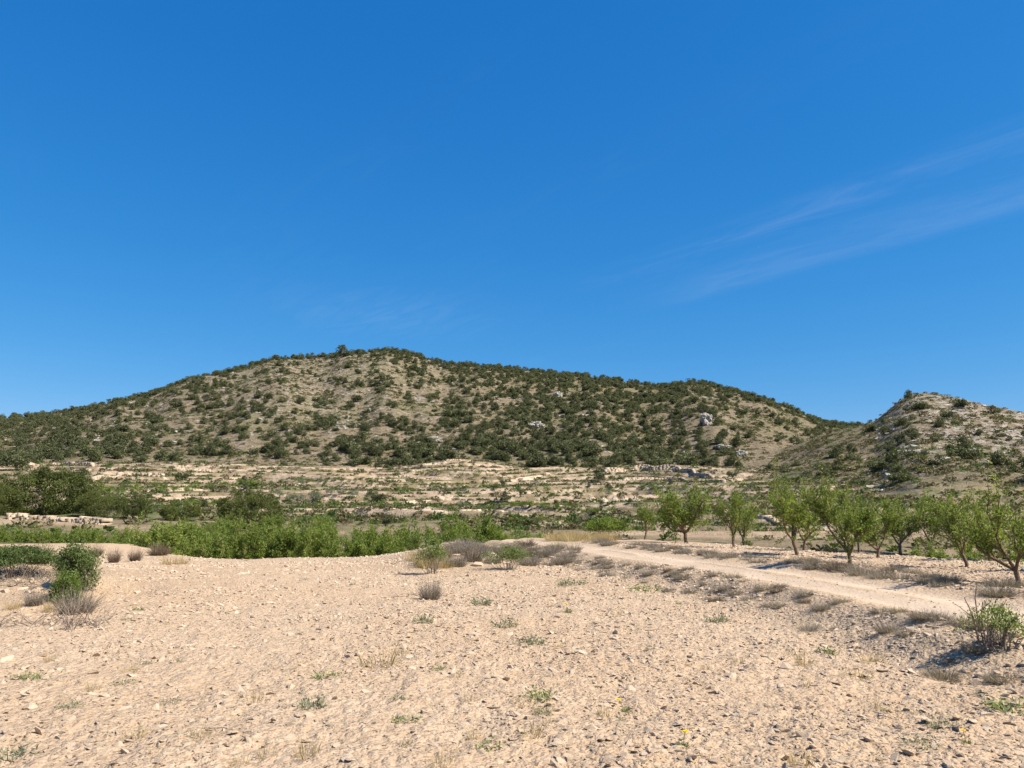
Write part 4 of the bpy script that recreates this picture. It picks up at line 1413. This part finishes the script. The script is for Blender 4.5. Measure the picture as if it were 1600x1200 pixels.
for k in range(26):
    plant('dry_grass_tuft', rs.choice(T_STRAW), rs.uniform(850, 960), rs.uniform(838, 846), rs.uniform(0.9, 1.5), 'straw coloured tall grass tuft at the far end of the track', 'grass', 'straw grass at the track end', 1.3)
for k in range(10):
    plant('dry_grass_tuft', rs.choice(T_STRAW), rs.uniform(640, 690), rs.uniform(868, 890), rs.uniform(0.7, 1.2), 'straw grass tuft left of the earth heap at the field corner', 'grass', 'straw grass at the field corner', 1.2)
# pale stones on the heap
for k, (px, py) in enumerate(((712, 868), (724, 872), (735, 863), (752, 876), (768, 868), (698, 858), (785, 880), (862, 872), (880, 876), (745, 884))):
    p = on_ground(px, py)
    o = obj('stone', STONES[k], G_FIELD, p, k)
    o.scale = (0.55, 0.42, 0.32)

single = [
    ('dry_shrub', T_BROWN[0], 62, 880, 1.05, 'brown rounded dry shrub nearest the left green thicket', 'shrub', 0.55),
    ('dry_shrub', T_BROWN[1], 150, 869, 0.85, 'small brown dry shrub right behind the tall green broom', 'shrub', 0.6),
    ('dry_shrub', T_BROWN[0], 178, 879, 0.95, 'brown dry shrub, left of the round pair on the field edge', 'shrub', 0.5),
    ('dry_shrub', T_BROWN[1], 211, 877, 0.95, 'brown dry shrub, right of the round pair on the field edge', 'shrub', 0.5),
    ('dry_shrub', T_BROWN[0], 248, 868, 1.0, 'wide brown dry shrub at the start of the sunken orchard', 'shrub', 0.9),
    ('dry_grass_tuft', T_STRAW[0], 272, 882, 1.0, 'golden grass tuft on the field edge below the orchard', 'grass', 1.5),
    ('dry_shrub', T_GREY[0], 118, 958, 1.2, 'pale grey dry tuft under the bright green broom shrub', 'shrub', 0.8),
    ('dry_shrub', T_GREY[1], 55, 945, 1.0, 'grey dry tuft on the little earth bank at the left', 'shrub', 0.6),
    ('dry_grass_tuft', T_STRAW[1], 82, 955, 0.8, 'yellowish grass tuft beside the bright green broom shrub', 'grass', 0.8),
    ('dry_grass_tuft', T_STRAW[2], 20, 952, 0.55, 'thin yellowish tuft on the low ground at the left edge', 'grass', 1.0),
    ('dry_shrub', T_GREY[2], 672, 936, 1.15, 'grey dry tussock with dead twigs in the middle of the field', 'shrub', 0.6),
    ('grey_herb', T_HERB[0], 487, 1106, 1.55, 'large grey-green herb tuft in the left foreground', 'herb', 1.0),
    ('grey_herb', T_HERBG[0], 843, 1090, 1.25, 'yellow-green herb tuft in the centre foreground', 'herb', 1.2),
    ('grey_herb', T_HERB[1], 830, 1006, 1.5, 'dark grey-green cushion herb in the middle of the field', 'herb', 1.5),
    ('grey_herb', T_HERB[2], 752, 944, 2.2, 'green cushion herb right of the grey dry tussock', 'herb', 1.0),
    ('grey_herb', T_HERB[3], 789, 978, 1.5, 'grey herb between the cushion herb and the tussock', 'herb', 1.5),
    ('dry_herb', T_DRY[0], 590, 1044, 2.2, 'tall dry stalks left of the field centre', 'herb', 1.3),
    ('dry_herb', T_DRY[1], 482, 1182, 1.3, 'grey dry stalks at the bottom left of the centre', 'herb', 0.9),
    ('grey_herb', T_HERBG[1], 634, 1128, 1.0, 'flat green herb right of the large grey-green tuft', 'herb', 1.4),
    ('grey_herb', T_HERBG[2], 46, 1060, 1.1, 'flat green herb in the left foreground', 'herb', 1.6),
    ('grey_herb', T_HERB[0], 110, 1104, 0.9, 'small grey herb below the flat green one at left', 'herb', 1.2),
    ('grey_herb', T_HERB[1], 14, 1185, 1.1, 'grey-green herb patch in the bottom left corner', 'herb', 1.7),
    ('grey_herb', T_HERBG[0], 512, 1058, 1.0, 'creeping green herb below the dry stalks', 'herb', 1.6),
    ('grey_herb', T_HERB[2], 662, 972, 2.0, 'upright grey herb below the grey dry tussock', 'herb', 0.8),
    ('grey_herb', T_HERB[3], 1120, 970, 1.5, 'grey herb right of centre in the stony field', 'herb', 1.4),
    ('grey_herb', T_HERBG[1], 1010, 924, 2.0, 'green creeping patch near the bank, right of centre', 'herb', 2.2),
    ('grey_herb', T_HERB[0], 895, 913, 2.0, 'grey creeping patch near the bank, left one', 'herb', 2.2),
    ('grey_herb', T_HERBG[2], 1290, 1020, 1.2, 'small green herb on the right of the field', 'herb', 1.3),
    ('dry_herb', T_DRY[2], 1258, 1042, 1.5, 'small dry stalks on the right of the field', 'herb', 0.9),
    ('dry_herb', T_DRY[0], 1362, 1036, 1.5, 'dry weed right of the small dry stalks', 'herb', 1.1),
    ('grey_herb', T_HERB[1], 1466, 1132, 1.0, 'grey-green herb in the right foreground', 'herb', 1.5),
    ('grey_herb', T_HERBG[0], 1592, 1108, 1.3, 'dark green creeping herb at the right photo edge', 'herb', 2.0),
    ('dry_herb', T_DRY[1], 1345, 1062, 1.2, 'dry weed beside a pale stone in the right foreground', 'herb', 1.5),
]
for nm, me, px, py, s, lab, cat, wd in single:
    plant(nm, me, px, py, s, lab, cat, None, wd)
gtiny = {'green': ('grey_herb', 'tiny green herb growing between the field stones'), 'grey': ('grey_herb', 'tiny grey herb growing between the field stones'), 'dry': ('dry_herb', 'tiny dry weed standing between the field stones')}
for k in range(105):
    py = 905 + 290 * rs.random() ** 1.2; px = rs.uniform(5, 1595)
    if py < 905 + max(0, (px - 900)) * 0.17: continue
    if px < 130 and py < 1000: continue
    kind = rs.choice(['green', 'grey', 'grey', 'dry', 'dry', 'dry'])
    me = rs.choice({'green': T_HERBG, 'grey': T_HERB, 'dry': T_DRY}[kind])
    nm, lab = gtiny[kind]
    zone = ('left' if px < 530 else 'middle' if px < 1060 else 'right') + (' foreground' if py > 1080 else ' middle distance' if py > 980 else ' far part')
    plant(nm, me, px, py, rs.uniform(0.35, 1.0), lab + ', ' + zone, 'herb', 'tiny %s weeds, %s of the field' % (kind, zone), rs.uniform(0.7, 1.5))

# yellow flowers
def flower(px, py, sc, lab):
    p = on_ground(px, py)
    rng = np.random.default_rng(int(px))
    e = obj('yellow_flower', None, None, p, px, sc)
    tag(e, lab, 'flower', 'yellow flowers in the field')
    sp, sr, _ = grow(rng, np.array([0, 0, -0.01]), np.array([0.1, 0, 1.0]), 0.10, 0.0025, 0.002, 4, 0, 0.1)
    v, f = tubes([(sp, sr)], 5)
    obj('stem', make_mesh('flower_stem', v, f, M_HERBG, True, {'tint': np.full(len(v), .5)}), e)
    a = np.linspace(0, 2 * PI, 15)[:-1]; n = len(a)
    for ringk, (ln, up) in enumerate(((0.028, .25), (0.02, .8))):
        ax = np.c_[np.cos(a + ringk * .2), np.sin(a + ringk * .2), np.full(n, up)]
        V, F, T = leaves(np.repeat(sp[-1][None], n, 0), ax, np.repeat([[0, 0, 1.0]], n, 0), np.full(n, ln), np.full(n, .013), rng.uniform(0, 1, n))
        obj('petals', make_mesh('flower_petals', V, F, M_FLOWER, False, {'tint': T}), e)
    obj('leaves', T_HERBG[int(px) % 3], e, (0, 0, 0), 0, 0.5)


flower(888, 958, 1.5, 'yellow flower farthest away, near the middle of the field')
flower(977, 1112, 1.1, 'yellow flower in the foreground right of the yellow-green herb')
flower(1067, 1168, 1.1, 'yellow flower on a leafy stem near the bottom, right of centre')
flower(1510, 1162, 0.9, 'yellow flower in the bottom right of the field')

# low dark green thicket and dead brush at the left edge
def leafy_bush(name, px, py, w, dpt, h, mat, label, cat, seed, nst=26, nl=9000, leaf=0.06, low=0.1, zlo=0.5):
    """woody stems (each a part) carrying a broad leafy crown"""
    rng = np.random.default_rng(seed)
    p = on_ground(px, py)
    e = obj(name, None, None, p); tag(e, label, cat)
    tips = []
    polys = []
    for k in range(nst):
        a = rng.uniform(0, 2 * PI); q = rng.uniform(0.2, 1)
        tip = np.array([math.cos(a) * q * w / 2, math.sin(a) * q * dpt / 2, h * rng.uniform(zlo, .97) * (1 - .35 * q * q)])
        b = tip * np.array([.35, .35, 0]) + np.array([0, 0, -0.05])
        m = (b + tip) / 2 + rng.normal(0, .05, 3)
        polys.append((np.array([b, m, tip]), np.array([.008, .005, .002])))
        tips.append(tip)
    v, f = tubes(polys, 5); obj('stems', make_mesh('stems', v, f, M_DEAD, True), e)
    tips = np.array(tips); k = rng.integers(0, nst, nl)
    c = tips[k] + rng.normal(0, 1, (nl, 3)) * np.array([w, dpt, h]) * 0.085
    c[:, 2] = np.maximum(c[:, 2], low * h)
    V, F, T = leaves(c, unit(rng.normal(size=(nl, 3)) + np.array([0, 0, .5])), unit(rng.normal(size=(nl, 3)) + np.array([0, 0, 1])),
                     leaf * rng.uniform(.6, 1.3, nl), leaf * .45 * rng.uniform(.6, 1.3, nl), np.clip(rng.uniform(0, .5, nst)[k] + rng.uniform(0, .5, nl), 0, 1))
    obj('crown', make_mesh('bush_crown', V, F, mat, False, {'tint': T}), e)
    return e


leafy_bush('green_bush', 676, 896, 0.8, 0.7, 0.95, M_HERBG, 'yellow-green upright bush at the left foot of the scrub heap', 'bush', 76, 26, 2200, 0.05, 0.1)
leafy_bush('green_bush', 792, 890, 1.3, 0.9, 0.6, M_HERBG, 'olive green low bush at the right foot of the scrub heap', 'bush', 77, 26, 2600, 0.05, 0.05)
leafy_bush('green_bush', 952, 842, 2.2, 1.4, 1.0, M_ALMOND, 'bright green bush in the straw grass at the far track end', 'bush', 78, 30, 5000, 0.09, 0.05)
leafy_bush('broom_shrub', 117, 920, 0.80, 0.75, 0.98, M_SHRUB, 'tall grey-green broom shrub at the left, the higher one behind', 'shrub', 79, 70, 9000, 0.05, 0.03, 0.12)
leafy_bush('broom_shrub', 104, 944, 0.58, 0.5, 0.66, M_BROOM, 'bright green broom shrub at the left, in front of the taller one', 'shrub', 80, 60, 6000, 0.045, 0.03, 0.12)
leafy_bush('green_thicket', 22, 898, 2.1, 1.6, 0.62, M_SHRUB, 'low dark green thicket on the debris heap at the left photo edge', 'bush', 81, 34, 9000, 0.055, 0.3)
leafy_bush('twiggy_shrub', 1562, 1014, 0.72, 0.6, 0.42, M_BROOM, 'twiggy green shrub with bare branches at the right end of the near bank', 'shrub', 82, 22, 1700, 0.035, 0.15)


def twigs(name, px, py, n, length, label, seed, spread=1.0, rad=0.008, up=0.8, lay=None):
    rng = np.random.default_rng(seed)
    p = on_ground(px, py)
    polys = []
    for k in range(n):
        b = np.array([rng.normal(0, .08) * spread, rng.normal(0, .08) * spread, -.02])
        if lay: b = np.array([rng.uniform(-.5, .5) * lay[0], rng.uniform(-.5, .5) * lay[1], 0.0])
        d = np.array([rng.normal(0, .5) * spread, rng.normal(0, .5) * spread, up])
        L = length * rng.uniform(.5, 1.1)
        pts, rr, dd = grow(rng, b, d, L, rad, rad * .35, 5, 0.02, .2)
        polys.append((pts, rr))
        for m in range(3):
            q = rng.integers(1, 5)
            polys.append(grow(rng, pts[q], unit(dd + rng.normal(0, .6, 3)), L * .4, rad * .5, rad * .2, 3, 0, .2)[:2])
    v, f = tubes(polys, 5, 0, seed)
    return tag(obj(name, make_mesh(name, v, f, M_DEAD, True), None, p), label, 'twigs')


twigs('dead_twigs', 1552, 1016, 7, 0.72, 'bare upright twigs rising out of the twiggy green shrub', 83, 0.8, 0.012, 1.0)
twigs('dead_brush', 60, 978, 60, 0.45, 'dead grey brush lying along the lower left bank', 84, 1.4, 0.006, 0.45, (2.0, 0.5))
twigs('dead_brush', 108, 985, 9, 0.5, 'reddish dry twigs standing under the broom shrubs', 85, 0.8, 0.006, 0.9)
twigs('dead_brush', 35, 912, 90, 0.5, 'brown dead brush heaped under the dark green thicket', 86, 1.5, 0.008, 0.4, (2.4, 0.9))
twigs('dead_twigs', 648, 932, 7, 0.35, 'dead wood lying left of the grey dry tussock', 87, 1.6, 0.010, 0.2)
for k, (px, py) in enumerate(((20, 915), (38, 920), (50, 910), (10, 925), (62, 922), (28, 908), (74, 915), (44, 926))):
    o = obj('stone', STONES[k % 10], G_FIELD, on_ground(px, py), k)
    o.scale = (0.34, 0.28, 0.22)

print('stones', N_STONES, 'hill trees', N_TREES)
